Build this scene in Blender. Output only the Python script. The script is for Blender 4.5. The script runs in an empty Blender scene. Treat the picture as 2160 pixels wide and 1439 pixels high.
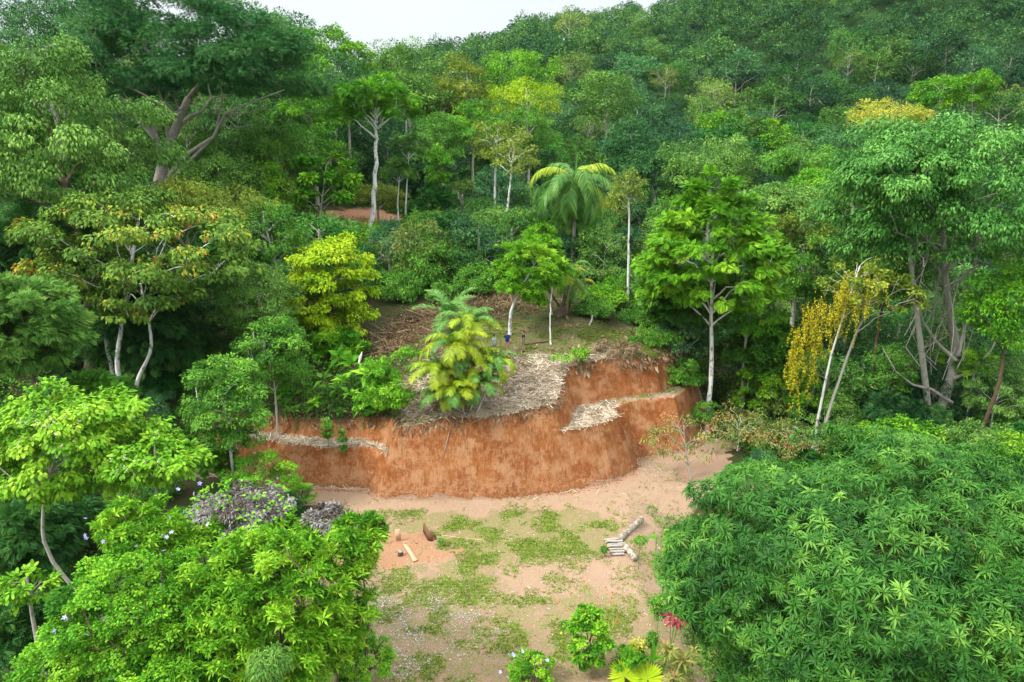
import bpy, bmesh, math, random
import numpy as np
from mathutils import Vector
R = math.radians
rng = np.random.default_rng(7)
random.seed(7)
sc = bpy.context.scene
COL = sc.collection

# ------------------------------------------------------------------ camera
CAMH, PITCH, F = 23.3, 15.0, 1440.0
cam = bpy.data.objects.new('camera', bpy.data.cameras.new('camera'))
COL.objects.link(cam)
cam.data.sensor_width = 36; cam.data.lens = 24
cam.data.clip_start = 0.5; cam.data.clip_end = 2000
cam.location = (0, 0, CAMH); cam.rotation_euler = (R(90 - PITCH), 0, 0)
sc.camera = cam

# ------------------------------------------------------------------ world: overcast sky over a Nishita sky
SUN_EL, SUN_AZ = 50, 248          # degrees; azimuth clockwise from +Y
w = bpy.data.worlds.new('World'); sc.world = w; w.use_nodes = True
nt = w.node_tree; nt.nodes.clear()
sky = nt.nodes.new('ShaderNodeTexSky'); sky.sky_type = 'NISHITA'; sky.sun_disc = False
sky.sun_elevation = R(SUN_EL); sky.sun_rotation = R(SUN_AZ); sky.dust_density = 3
geo = nt.nodes.new('ShaderNodeTexCoord')
sep = nt.nodes.new('ShaderNodeSeparateXYZ'); nt.links.new(geo.outputs['Generated'], sep.inputs[0])
ramp = nt.nodes.new('ShaderNodeValToRGB'); nt.links.new(sep.outputs['Z'], ramp.inputs[0])
e = ramp.color_ramp.elements
e[0].position = 0.0; e[0].color = (.265, .28, .29, 1); e[1].position = .9; e[1].color = (.98, 1.0, 1.0, 1)
m1 = e.new(.22); m1.color = (.285, .30, .31, 1)
noi = nt.nodes.new('ShaderNodeTexNoise'); noi.inputs['Scale'].default_value = 2.2; noi.inputs['Detail'].default_value = 5
nt.links.new(geo.outputs['Generated'], noi.inputs['Vector'])
mr = nt.nodes.new('ShaderNodeMapRange'); mr.inputs[1].default_value = .3; mr.inputs[2].default_value = .7
mr.inputs[3].default_value = .93*15; mr.inputs[4].default_value = 1.05*15
nt.links.new(noi.outputs[0], mr.inputs[0])
vm = nt.nodes.new('ShaderNodeVectorMath'); vm.operation = 'SCALE'
nt.links.new(ramp.outputs[0], vm.inputs[0]); nt.links.new(mr.outputs[0], vm.inputs['Scale'])
mix = nt.nodes.new('ShaderNodeMixRGB'); mix.inputs[0].default_value = .88
nt.links.new(sky.outputs[0], mix.inputs[1]); nt.links.new(vm.outputs[0], mix.inputs[2])
bg = nt.nodes.new('ShaderNodeBackground'); bg.inputs[1].default_value = .12
nt.links.new(mix.outputs[0], bg.inputs[0])
wo = nt.nodes.new('ShaderNodeOutputWorld'); nt.links.new(bg.outputs[0], wo.inputs[0])
sl = bpy.data.lights.new('sun', 'SUN'); sl.energy = 2.2; sl.angle = R(12); sl.color = (1, .96, .88)
sun = bpy.data.objects.new('sun', sl); COL.objects.link(sun)
az = R(SUN_AZ)
sd = Vector((math.sin(az)*math.cos(R(SUN_EL)), math.cos(az)*math.cos(R(SUN_EL)), math.sin(R(SUN_EL))))
sun.rotation_euler = sd.to_track_quat('Z', 'Y').to_euler(); sun.location = sd*60
sc.view_settings.view_transform = 'Standard'; sc.view_settings.look = 'None'
sc.view_settings.gamma = 1; sc.view_settings.exposure = 1.02
sc.cycles.max_bounces = 6; sc.cycles.diffuse_bounces = 2; sc.cycles.glossy_bounces = 2
sc.cycles.transmission_bounces = 3; sc.cycles.use_denoising = True
sc.cycles.volume_bounces = 0

# ------------------------------------------------------------------ helpers
FW = np.array([0, math.cos(R(PITCH)), -math.sin(R(PITCH))]); UP = np.array([0, math.sin(R(PITCH)), math.cos(R(PITCH))])
CP = np.array([0, 0, CAMH])
def ray(px, py):
    return np.array([1., 0, 0])*((px-1080)/F) + FW + UP*((720-py)/F)
def at(px, py, Y):                      # world point seen at a pixel of the photo, Y metres ahead
    d = ray(px, py); return CP + d*(Y/d[1])
def pxs(px_len, Y):                     # metres spanned by a number of photo pixels at distance Y
    return px_len/F*Y
def project(P):
    v = P-CP; de = v@FW
    return 1080+F*v[..., 0]/de, 720-F*(v@UP)/de, de

def link(o, parent=None):
    COL.objects.link(o)
    if parent is not None: o.parent = parent
    return o
def tag(o, label=None, cat=None, group=None, kind=None):
    if label: o['label'] = label
    if cat: o['category'] = cat
    if group: o['group'] = group
    if kind: o['kind'] = kind
    return o
def empty(name, loc=(0, 0, 0), rz=0):
    o = bpy.data.objects.new(name, None); o.location = loc; o.rotation_euler = (0, 0, rz)
    o.empty_display_size = .3
    return link(o)

def mesh_np(name, V, Q, mat, tint=None, smooth=False, attrs=None):
    me = bpy.data.meshes.new(name)
    V = np.asarray(V, np.float32); Q = np.asarray(Q, np.int32)
    me.vertices.add(len(V)); me.vertices.foreach_set('co', V.ravel())
    me.loops.add(Q.size); me.loops.foreach_set('vertex_index', Q.ravel())
    me.polygons.add(len(Q)); me.polygons.foreach_set('loop_start', np.arange(0, Q.size, Q.shape[1], dtype=np.int32))
    if smooth: me.polygons.foreach_set('use_smooth', np.ones(len(Q), bool))
    if tint is not None:
        attrs = dict(attrs or {}); attrs['tint'] = tint
    for k, a in (attrs or {}).items():
        at_ = me.attributes.new(k, 'FLOAT', 'POINT'); at_.data.foreach_set('value', np.asarray(a, np.float32).ravel())
    me.update(calc_edges=True)
    if mat: me.materials.append(mat)
    return me
class MB:                                # gathers quads, becomes ONE mesh object
    def __init__(s): s.V = []; s.Q = []; s.T = []; s.n = 0
    def add(s, V, Q, T=None):
        V = np.asarray(V, float).reshape(-1, 3)
        s.V.append(V); s.Q.append(np.asarray(Q).reshape(-1, 4)+s.n); s.n += len(V)
        s.T.append(np.full(len(V), .5) if T is None else np.broadcast_to(np.asarray(T, float), (len(V),)))
        return s
    def data(s): return np.concatenate(s.V), np.concatenate(s.Q), np.concatenate(s.T)
    def build(s, name, mat, parent=None, smooth=False, off=None):
        V, Q, T = s.data()
        if off is not None: V = V-np.asarray(off)
        o = bpy.data.objects.new(name, mesh_np(name, V, Q, mat, T, smooth)); return link(o, parent)
def unit(a):
    n = np.linalg.norm(a, axis=-1, keepdims=True); return a/np.maximum(n, 1e-9)
def tube(mb, pts, rad, n=7, T=.5, cap=True):
    pts = np.asarray(pts, float); rad = np.broadcast_to(np.asarray(rad, float), (len(pts),))
    tan = unit(np.gradient(pts, axis=0))
    ref = np.array([0, 0, 1.]) if abs(tan[0, 2]) < .8 else np.array([1., 0, 0])
    V = []
    a = np.arange(n)*2*math.pi/n
    for p, t, r in zip(pts, tan, rad):
        x = unit(np.cross(ref, t)); y = np.cross(t, x); ref = y if abs(t@y) < .9 else ref
        ref = np.cross(x, t)*-1 if False else unit(ref - t*(ref@t)) if np.linalg.norm(ref - t*(ref@t)) > 1e-3 else ref
        V.append(p+r*(np.cos(a)[:, None]*x+np.sin(a)[:, None]*y))
    V = np.concatenate(V); Q = []
    for i in range(len(pts)-1):
        for k in range(n):
            Q.append((i*n+k, i*n+(k+1) % n, (i+1)*n+(k+1) % n, (i+1)*n+k))
    if cap:
        for base, p in ((0, pts[0]), ((len(pts)-1)*n, pts[-1])):
            V = np.vstack([V, p]); c = len(V)-1
            for k in range(0, n-1, 2): Q.append((base+k, base+k+1, base+(k+2) % n, c))
            if n % 2: Q.append((base+n-1, base, c, c) if False else (base+n-1, base, c, base+n-1))
    Q = [q for q in Q if len(set(q)) == 4]
    mb.add(V, Q, T)
def box(mb, c, s, rot=None, T=.5, taper=1):
    x, y, z = np.array(s)/2
    V = np.array([(-x,-y,-z),(x,-y,-z),(x,y,-z),(-x,y,-z),(-x*taper,-y*taper,z),(x*taper,-y*taper,z),(x*taper,y*taper,z),(-x*taper,y*taper,z)])
    if rot is not None: V = V@np.asarray(rot).T
    mb.add(V+np.asarray(c), [(0,3,2,1),(4,5,6,7),(0,1,5,4),(1,2,6,5),(2,3,7,6),(3,0,4,7)], T)
def rotm(rx, ry, rz):
    from mathutils import Euler
    return np.array(Euler((rx, ry, rz)).to_matrix())

# hash noise for numpy
def _h(i, j, s):
    v = np.sin(i*127.1+j*311.7+s*74.7)*43758.5453
    return v-np.floor(v)
def vnoise(x, y, s=0):
    i = np.floor(x); j = np.floor(y); fx = x-i; fy = y-j
    fx = fx*fx*(3-2*fx); fy = fy*fy*(3-2*fy)
    return ((_h(i, j, s)*(1-fx)+_h(i+1, j, s)*fx)*(1-fy)+(_h(i, j+1, s)*(1-fx)+_h(i+1, j+1, s)*fx)*fy)*2-1
def fbm(x, y, s=0, o=4):
    r = 0; a = 1; t = 0
    for k in range(o):
        r = r+a*vnoise(x*2**k, y*2**k, s+k); t += a; a *= .5
    return r/t

# ------------------------------------------------------------------ materials
MATS = {}
class NT:
    def __init__(s, name):
        s.m = bpy.data.materials.new(name); s.m.use_nodes = True; s.t = s.m.node_tree; s.t.nodes.clear()
        s.out = s.t.nodes.new('ShaderNodeOutputMaterial')
    def n(s, typ, **kw):
        nd = s.t.nodes.new(typ)
        for k, v in kw.items(): setattr(nd, k, v)
        return nd
    def l(s, a, b): s.t.links.new(a, b)
    def attr(s, name): return s.n('ShaderNodeAttribute', attribute_name=name).outputs['Fac']
    def noise(s, scale, detail=4, rough=.6, vec=None, dist=0):
        nd = s.n('ShaderNodeTexNoise'); nd.inputs['Scale'].default_value = scale; nd.inputs['Detail'].default_value = detail
        nd.inputs['Roughness'].default_value = rough; nd.inputs['Distortion'].default_value = dist
        if vec is None: vec = s.pos()
        s.l(vec, nd.inputs['Vector']); return nd.outputs['Fac']
    def pos(s, obj=False):
        return s.n('ShaderNodeTexCoord').outputs['Object'] if obj else s.n('ShaderNodeNewGeometry').outputs['Position']
    def scl(s, v, k):
        nd = s.n('ShaderNodeVectorMath', operation='MULTIPLY'); s.l(v, nd.inputs[0]); nd.inputs[1].default_value = k; return nd.outputs[0]
    def ramp(s, f, stops):
        nd = s.n('ShaderNodeValToRGB'); s.l(f, nd.inputs[0]); e = nd.color_ramp.elements
        while len(e) < len(stops): e.new(.5)
        for el, (p, c) in zip(e, stops):
            el.position = p; el.color = (*c, 1) if len(c) == 3 else c
        return nd.outputs[0]
    def mix(s, f, a, b, mode='MIX'):
        nd = s.n('ShaderNodeMixRGB', blend_type=mode)
        if hasattr(f, 'links'): s.l(f, nd.inputs[0])
        else: nd.inputs[0].default_value = f
        for i, v in ((1, a), (2, b)):
            if hasattr(v, 'links'): s.l(v, nd.inputs[i])
            else: nd.inputs[i].default_value = (*v, 1)
        return nd.outputs[0]
    def math(s, op, a, b=0., clamp=False):
        nd = s.n('ShaderNodeMath', operation=op, use_clamp=clamp)
        for i, v in ((0, a), (1, b)):
            if hasattr(v, 'links'): s.l(v, nd.inputs[i])
            else: nd.inputs[i].default_value = v
        return nd.outputs[0]
    def step(s, f, lo, hi):
        nd = s.n('ShaderNodeMapRange'); nd.interpolation_type = 'SMOOTHSTEP'; s.l(f, nd.inputs[0])
        nd.inputs[1].default_value = lo; nd.inputs[2].default_value = hi; return nd.outputs[0]
    def bump(s, h, strength=.5, dist=.05):
        nd = s.n('ShaderNodeBump'); nd.inputs['Strength'].default_value = strength; nd.inputs['Distance'].default_value = dist
        s.l(h, nd.inputs['Height']); return nd.outputs[0]
    def surf(s, col, rough=.8, normal=None, spec=.3, transl=0):
        p = s.n('ShaderNodeBsdfPrincipled'); p.inputs['Roughness'].default_value = rough
        p.inputs['Specular IOR Level'].default_value = spec
        if hasattr(col, 'links'): s.l(col, p.inputs['Base Color'])
        else: p.inputs['Base Color'].default_value = (*col, 1)
        if normal: s.l(normal, p.inputs['Normal'])
        o = p.outputs[0]
        if transl:
            tr = s.n('ShaderNodeBsdfTranslucent')
            if hasattr(col, 'links'): s.l(col, tr.inputs[0])
            else: tr.inputs[0].default_value = (*col, 1)
            mx = s.n('ShaderNodeMixShader'); mx.inputs[0].default_value = transl
            s.l(o, mx.inputs[1]); s.l(tr.outputs[0], mx.inputs[2]); o = mx.outputs[0]
        s.l(o, s.out.inputs[0]); MATS[s.m.name] = s.m
        return s.m

def leaf_mat(name, dark, mid, light, rough=.5, transl=.22, spec=.1, objvar=0., stops=None):
    t = NT(name)
    f = t.attr('tint')
    f = t.math('ADD', f, t.math('MULTIPLY', t.math('SUBTRACT', t.noise(.7, 3, .6), .5), .9), True)
    if objvar:
        oi = t.n('ShaderNodeObjectInfo').outputs['Random']
        f = t.math('ADD', f, t.math('MULTIPLY', t.math('SUBTRACT', oi, .5), objvar), True)
    col = t.ramp(f, stops or [(0, dark), (.5, mid), (1, light)])
    if objvar:
        h = t.n('ShaderNodeHueSaturation'); t.l(col, h.inputs['Color'])
        r2 = t.math('FRACT', t.math('MULTIPLY', oi, 37.7))
        t.l(t.math('ADD', t.math('MULTIPLY', r2, .05*objvar), .5-.025*objvar), h.inputs['Hue'])
        r3 = t.math('FRACT', t.math('MULTIPLY', oi, 91.3))
        t.l(t.math('ADD', t.math('MULTIPLY', r3, .7*objvar), 1-.35*objvar), h.inputs['Value'])
        col = h.outputs[0]
    return t.surf(col, rough, None, spec, transl)
def bark_mat(name, base, patch, lo=.45, hi=.6, scale=3., vscale=(1, 1, .5), rough=.9):
    t = NT(name); v = t.scl(t.pos(), vscale)
    n1 = t.noise(scale, 5, .65, v); n2 = t.noise(scale*5, 4, .7, v)
    c = t.mix(t.step(n1, lo, hi), base, patch)
    c = t.mix(t.math('MULTIPLY', t.step(n2, .5, .8), .6), c, tuple(x*.35 for x in base))
    return t.surf(c, rough, t.bump(n2, .6, .02), .15)
def plain(name, col, rough=.8, spec=.2, var=.25, scale=20):
    t = NT(name); n1 = t.noise(scale, 3, .6)
    c = t.mix(t.math('MULTIPLY', n1, var*2), col, tuple(x*.4 for x in col))
    return t.surf(c, rough, None, spec)
# ------------------------------------------------------------------ terrain
UK = np.array([-1.3, -1., -.75, -.5, -.3, -.1, .1, .3, .5, .75, 1., 1.3])
YK = np.array([0, 30, 44, 54, 60, 70, 80, 100, 130, 160, 200, 250, 300, 350, 450, 600])
ZK = np.array([
 [0, 0, 0, 0, 0, 0, 0, 0, 0, 0, 0, 0],
 [3, 2, 1, 0, 0, 0, 0, 0, 0, 0, 0, 0],
 [8, 6, 4.4, 3.4, 3.6, 5.3, 5.7, 5.8, 1, 0, 0, 0],
 [11, 9, 6.5, 4.8, 5.2, 7.6, 8.0, 6.4, 1.2, .5, .5, 1],
 [13, 11, 9, 7, 7, 8.8, 9.1, 6.6, 1.5, .5, .5, 1],
 [16, 14, 12, 10, 9, 10, 10.3, 7, 2.2, 1, 1, 2],
 [19, 17, 16, 14, 12, 11.6, 11.3, 8, 3, 2, 2, 4],
 [26, 24, 22, 19, 16.5, 14.5, 13.6, 10, 6, 5, 6, 9],
 [36, 34, 32, 28, 23, 18, 17, 14, 11, 11, 14, 20],
 [42, 40, 38, 33, 28, 23, 22, 20, 19, 21, 28, 36],
 [44, 42, 40, 34, 29, 30, 34, 36, 37, 41, 49, 58],
 [42, 40, 36, 31, 33, 45, 55, 59, 61, 66, 74, 84],
 [36, 36, 30, 29, 41, 56, 69, 88, 100, 110, 118, 126],
 [30, 30, 30, 30, 41, 58, 78, 104, 124, 138, 148, 158],
 [20, 20, 20, 25, 32, 54, 78, 112, 145, 165, 180, 190],
 [0, 0, 10, 15, 22, 44, 66, 93, 120, 130, 140, 150]], float)
def sm(a): return a*a*(3-2*a)
def nat(x, y):
    x = np.asarray(x, float); y = np.asarray(y, float)
    u = np.clip(x/np.maximum(y, 18), UK[0], UK[-1]-1e-6); yy = np.clip(y, 0, 599.9)
    i = np.clip(np.searchsorted(UK, u, 'right')-1, 0, len(UK)-2); j = np.clip(np.searchsorted(YK, yy, 'right')-1, 0, len(YK)-2)
    fu = (u-UK[i])/(UK[i+1]-UK[i]); fy = (yy-YK[j])/(YK[j+1]-YK[j]); fu = sm(fu)*.5+fu*.5
    z = (ZK[j, i]*(1-fu)+ZK[j, i+1]*fu)*(1-fy)+(ZK[j+1, i]*(1-fu)+ZK[j+1, i+1]*fu)*fy
    far = np.clip((y-60)/80, 0, 1)
    return z+fbm(x/6, y/6, 3)*.35*np.clip((y-40)/6, 0, 1)+fbm(x/30, y/30, 9)*4*far
PA = np.array([(-200, 20), (-60, 30), (-45, 38), (-30, 45.5), (-21.7, 47.6), (-14.2, 45.3), (-10.5, 45.1), (-9.3, 43.7), (-6.1, 43.7), (-1, 44.0), (4.1, 44.7), (7.5, 46.4),
   (9.4, 48.1), (9.9, 49.2), (9.7, 50.2), (11.2, 50.9), (14.4, 51.6), (18, 57), (23, 66), (40, 72), (80, 74), (220, 76), (900, 78), (900, 1200), (-900, 1200), (-900, 16)], float)
PB = np.array([(-200, 24), (-60, 34), (-45, 42), (-30, 48.5), (-21, 48.6), (-18, 47.6), (-13.6, 46.7), (-11.6, 46.3), (-10.3, 45.4), (-9.2, 43.5), (-6.1, 43.4), (-1, 43.6), (3.2, 44.3), (4.6, 45.0), (5.6, 46.8),
   (6.5, 49.9), (9.5, 51.2), (13.4, 52.7), (17, 57), (22, 66), (40, 73), (80, 75), (220, 77), (900, 79), (900, 1200), (-900, 1200), (-900, 20)], float)
def sdist(P, x, y):                       # signed distance (inside +) and arclength of the nearest point
    best = np.full(x.shape, 1e9); s = np.zeros(x.shape); inside = np.zeros(x.shape, bool); acc = 0
    for k in range(len(P)):
        a = P[k]; b = P[(k+1) % len(P)]; d = b-a; L = np.hypot(*d)
        t = np.clip(((x-a[0])*d[0]+(y-a[1])*d[1])/(L*L), 0, 1)
        q = np.hypot(x-a[0]-t*d[0], y-a[1]-t*d[1]); m = q < best
        best = np.where(m, q, best); s = np.where(m, acc+t*L, s); acc += L
        c = ((a[1] > y) != (b[1] > y)) & (x < (b[0]-a[0])*(y-a[1])/((b[1]-a[1]) or 1e-9)+a[0]); inside ^= c
    return np.where(inside, best, -best), s
def height(x, y, full=False):
    x, y = np.broadcast_arrays(np.asarray(x, float), np.asarray(y, float))
    z = nat(x, y); dA, sA = sdist(PA, x, y); dB, sB = sdist(PB, x, y)
    near = (y < 90) & (np.abs(x) < 60)
    # grooves left by the digger's bucket, deeper in the middle of the cut
    gr = lambda s, zz: (fbm(s*2.2, zz*.25, 21, 2)*.022+fbm(s*.25, zz*.2, 5, 2)*.28+fbm(s*2., zz*1.2, 8, 3)*.035)
    dA2 = dA+gr(sA, z*0+dA)*near; dB2 = dB+gr(sB, z*0+dB)*near
    bz = np.interp(x, [-30, -10, 3, 20], [2.6, 3.0, 4.2, 4.3])+fbm(x/1.5, y/1.5, 31)*.12+(y-50)*.02
    soft = np.clip((np.abs(x+.5)-np.where(x < 0, 20, 15))/5, 0, 1); kA = 2.5*(1-soft)+.35*soft
    ca = np.minimum(dA2*kA, bz)
    cb = dB2*(2.6*(1-soft)+.45*soft)
    cb = np.where(cb > 0, cb, -1)
    allow = np.maximum(np.maximum(ca, cb), 0)
    flat = fbm(x/3, y/3, 55)*.05
    # side slopes of the yard
    drop = np.clip((x-7.2-np.clip((y-36)*.12, 0, 3))*.55, 0, 2.4)*np.clip((46-y)/5, 0, 1)
    dropl = np.clip((-9-x)*.18, 0, 1.6)*np.clip((44-y)/8, 0, 1)
    allow = np.where(allow <= 0, -drop-dropl+flat, allow)
    out = np.where(dA < 0, np.minimum(np.where(z < -.5, z, allow), np.maximum(z, allow*0-9)), np.minimum(z, allow))
    out = np.where(dA < 0, allow, out)
    # rounded lip: sink the edge a little
    k = z-allow; lip = np.clip(1-np.abs(k)/.9, 0, 1)**2*.22*near*(dA > 0)
    out = out-lip
    if full:
        cut = (z > allow+.02) & (out > .06) & ~((dA2*kA >= bz) & (cb < bz)) & ((dA > 0) | (dB > 0))
        return out, dA, dB, sA, cut.astype(float)*np.clip(1.3-soft*1.6, 0, 1), z
    return out
def H(x, y): return float(height(np.array([x]), np.array([y]))[0])
def hit(px, py, y0=18, y1=420):           # ground point seen at a photo pixel
    d = ray(px, py); ys = np.concatenate([np.arange(y0, 80, .1), np.arange(80, y1, .5)])
    P = CP+d*(ys/d[1])[:, None]; g = height(P[:, 0], P[:, 1]); m = np.nonzero(P[:, 2] < g)[0]
    return P[m[0]] if len(m) else P[-1]
def axis(segs):
    a = []
    for s, e_, st in segs: a.append(np.arange(s, e_, st))
    return np.concatenate(a+[[segs[-1][1]]])
gx = axis([(-420, -120, 12), (-120, -40, 3), (-40, -24, .6), (-24, 20, .11), (20, 40, .6), (40, 120, 3), (120, 480, 12)])
gy = axis([(-60, 12, 4), (12, 41, .25), (41, 58, .11), (58, 80, .5), (80, 140, 1.5), (140, 400, 4), (400, 640, 12)])
GX, GY = np.meshgrid(gx, gy)
GZ, dA, dB, sA, cut, znat = height(GX.ravel(), GY.ravel(), True)
gxr, gyr = GX.ravel(), GY.ravel()
nx, ny = len(gx), len(gy)
ii = np.arange((ny-1)*(nx-1)); r_, c_ = ii//(nx-1), ii % (nx-1); b_ = r_*nx+c_
Q = np.stack([b_, b_+1, b_+nx+1, b_+nx], 1)
top = (dA > 0) & (cut < .5)
sp = lambda cx, cy, rx, ry, x=None, y=None: np.clip(1.3-np.hypot((ex-cx)/rx, (ey-cy)/ry), 0, 1)
wx = fbm(gxr*.45, gyr*.45, 71)*2.4+fbm(gxr*2.5, gyr*2.5, 72)*.6; wy = fbm(gxr*.45, gyr*.45, 77)*2+fbm(gxr*2.5, gyr*2.5, 78)*.6
ex = gxr+wx; ey = gyr+wy
yard = (dA <= 0)
near_ = (np.abs(gxr) < 24) & (gyr < 70)
mound = top & near_ & (ex > -9.5) & (gxr < 15) & (ey < 60.5)
bench = top & (znat > GZ+.25) & (np.abs(gxr) < 24) & (gyr < 62)
straw = np.where(bench, np.where(gxr > 8, .3, .8), 0)+np.where(mound & ~bench, .9*np.clip((54.6-ey)/2.5, 0, 1)*np.clip((ex+8.5)/3, 0, 1), 0)
green = np.where(mound, np.clip((ey-51)/4, 0, 1)*.75+np.clip((-3-ex)/4, 0, .5), 0)
wx = fbm(gxr*.5, gyr*.5, 71)*2.2; wy = fbm(gxr*.5, gyr*.5, 77)*1.8
gp = np.where(yard, 1, 0)*np.clip((43.5-gyr)/1.5, 0, 1)*(np.abs(gxr) < 12)
clear = np.clip(sp(-1, 38.5, 9, 3.8)*2, 0, 1)+np.clip(sp(-1, 30, 11, 5)*2, 0, 1)*.75
gy_green = gp*np.clip(clear, 0, 1)*(1-np.clip(sp(-7.4, 37.2, 3.6, 2.2)*2.5, 0, 1))*(1-.6*np.clip(sp(2.5, 34.8, 4, 1.8)*2, 0, 1))
gravel = yard*np.clip(sp(-5.2, 30.3, 4.6, 3.6)*1.6, 0, 1)
clayp = yard*np.clip(sp(-7.4, 37.2, 3.4, 2.0)*2.5, 0, 1)
far_l = ((dA > 0) & (ey > 61)) | (np.abs(ex) > 24) | ((dA > 0) & (ex < -8.5) & ~bench) | (yard & (ex < -12) & (gyr < 43)) | (yard & (ex < -18)) | (yard & (ey > 55) & (gxr > 12)) | (yard & (ex > 18))
litter = np.where(far_l & (cut < .5), 1., 0)
litter = np.maximum(litter, yard*np.clip((ex-7.9-np.clip((ey-36)*.35, 0, 8))/2.2, 0, 1)*np.clip((47-ey)/3, 0, 1))
litter = np.where(top & near_ & (gyr > 54) & ~bench, np.maximum(litter, np.clip((ey-57.5)/4, 0, 1)*.8), litter)
ground = bpy.data.objects.new('ground', None)
t = NT('ground')
P = t.pos()
a = t.attr
n_f = t.noise(9, 6, .75); n_m = t.noise(1.1, 6, .7); n_l = t.noise(.3, 4, .6); n_ff = t.noise(40, 3, .7)
sand = t.mix(n_m, (.31, .20, .125), (.46, .325, .225))
sand = t.mix(t.math('MULTIPLY', t.step(n_f, .52, .75), .75), sand, (.16, .10, .06))
sand = t.mix(t.math('MULTIPLY', t.step(n_ff, .62, .8), .5), sand, (.50, .39, .28))
sand = t.mix(t.math('MULTIPLY', a('clayp'), .5), sand, t.mix(n_f, (.26, .10, .035), (.52, .24, .10)))
# short grass in patches
gm = t.math('ADD', t.math('MULTIPLY', n_m, 1.1), t.math('MULTIPLY', n_f, .55))
gm = t.math('ADD', gm, t.math('SUBTRACT', t.math('MULTIPLY', a('grass'), .62), .62))
gm1 = t.step(gm, .58, .78)
gcol = t.mix(n_f, (.11, .15, .025), (.21, .28, .05))
dry = t.mix(n_f, (.14, .10, .05), (.27, .21, .10))
c = t.mix(t.math('MULTIPLY', t.step(gm, .46, .66), .35), sand, dry)
c = t.mix(t.math('MULTIPLY', gm1, t.step(n_f, .42, .62)), c, gcol)
vor = t.n('ShaderNodeTexVoronoi'); vor.inputs['Scale'].default_value = 9; t.l(P, vor.inputs['Vector'])
pb = t.math('MULTIPLY', t.step(vor.outputs['Distance'], .34, .2), t.step(t.math('ADD', a('gravel'), t.math('MULTIPLY', n_m, .8)), .75, 1.15))
c = t.mix(t.math('MULTIPLY', pb, t.step(n_ff, .4, .55)), c, (.45, .44, .42))
# straw mulch
st = t.n('ShaderNodeTexWave'); st.inputs['Scale'].default_value = 5; st.inputs['Distortion'].default_value = 18; st.inputs['Detail'].default_value = 4; st.inputs['Detail Scale'].default_value = 3
t.l(P, st.inputs['Vector'])
scol = t.ramp(st.outputs['Fac'], [(0, (.12, .07, .04)), (.35, (.30, .22, .14)), (.7, (.50, .42, .30)), (1, (.62, .55, .43))])
scol = t.mix(t.step(n_m, .55, .72), scol, (.36, .15, .07))
c = t.mix(t.step(t.math('ADD', a('straw'), t.math('MULTIPLY', n_f, .5)), .45, .8), c, scol)
c = t.mix(t.step(t.math('ADD', a('moss'), t.math('MULTIPLY', n_m, .7)), .62, .95), c, t.mix(n_f, (.06, .08, .02), (.20, .19, .08)))
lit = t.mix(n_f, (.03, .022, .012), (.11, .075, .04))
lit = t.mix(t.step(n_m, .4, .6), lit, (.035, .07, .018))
spy = t.n('ShaderNodeSeparateXYZ'); t.l(P, spy.inputs[0])
lit = t.mix(t.step(spy.outputs[1], 100, 125), lit, t.mix(n_f, (.015, .04, .012), (.05, .12, .03)))
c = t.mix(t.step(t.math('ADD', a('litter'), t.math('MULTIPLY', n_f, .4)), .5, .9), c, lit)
redp = t.mix(n_f, (.28, .13, .07), (.48, .27, .17))
c = t.mix(t.step(t.math('ADD', a('bare'), t.math('MULTIPLY', n_m, .5)), .6, .85), c, redp)
# clay cut face: streaks that run down it
sv = t.n('ShaderNodeCombineXYZ'); t.l(t.math('MULTIPLY', a('arc'), 1.), sv.inputs[0])
spz = t.n('ShaderNodeSeparateXYZ'); t.l(P, spz.inputs[0]); t.l(t.math('MULTIPLY', spz.outputs[2], .16), sv.inputs[1])
s1 = t.noise(3.2, 5, .7, sv.outputs[0]); s2 = t.noise(9, 4, .7, sv.outputs[0])
right = t.step(spz.outputs[0], 5., 2.); n_s = t.noise(1., 5, .65, t.scl(P, (.35, .35, 1.6))); n_b = t.noise(2.3, 6, .75); n_g = t.noise(14, 5, .8)
k = t.mix(t.step(n_l, .4, .65), (.31, .100, .028), (.40, .16, .055))
k = t.mix(t.math('MULTIPLY', t.step(n_s, .42, .6), .5), k, (.24, .075, .022))
k = t.mix(t.math('MULTIPLY', t.step(t.noise(.8, 5, .7), .46, .62), .85), k, (.50, .27, .14))
k = t.mix(t.math('MULTIPLY', t.math('MULTIPLY', t.step(s1, .45, .7), right), t.math('MULTIPLY', t.step(n_b, .35, .6), .8)), k, (.42, .19, .075))
k = t.mix(t.math('MULTIPLY', t.math('MULTIPLY', t.step(t.math('ADD', t.math('MULTIPLY', s2, .6), t.math('MULTIPLY', n_g, .4)), .5, .6), t.math('MULTIPLY', right, t.step(n_b, .44, .56))), .85), k, (.56, .34, .19))
k = t.mix(t.math('MULTIPLY', t.math('MULTIPLY', t.step(n_b, .47, .6), t.step(n_g, .42, .58)), .85), k, (.47, .235, .11))
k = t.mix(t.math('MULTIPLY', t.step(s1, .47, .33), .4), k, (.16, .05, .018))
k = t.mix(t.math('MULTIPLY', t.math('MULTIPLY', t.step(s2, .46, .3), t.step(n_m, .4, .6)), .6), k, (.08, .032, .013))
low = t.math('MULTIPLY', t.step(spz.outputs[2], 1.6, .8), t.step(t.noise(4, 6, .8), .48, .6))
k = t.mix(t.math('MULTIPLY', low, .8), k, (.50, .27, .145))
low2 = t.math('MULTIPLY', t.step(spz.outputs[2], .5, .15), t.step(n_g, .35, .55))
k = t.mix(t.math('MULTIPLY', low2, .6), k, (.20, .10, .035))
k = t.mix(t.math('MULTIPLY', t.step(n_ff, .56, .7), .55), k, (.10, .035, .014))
topd = t.step(t.math('ADD', t.attr('lipd'), t.math('MULTIPLY', n_g, .8)), .95, .45)
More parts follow.
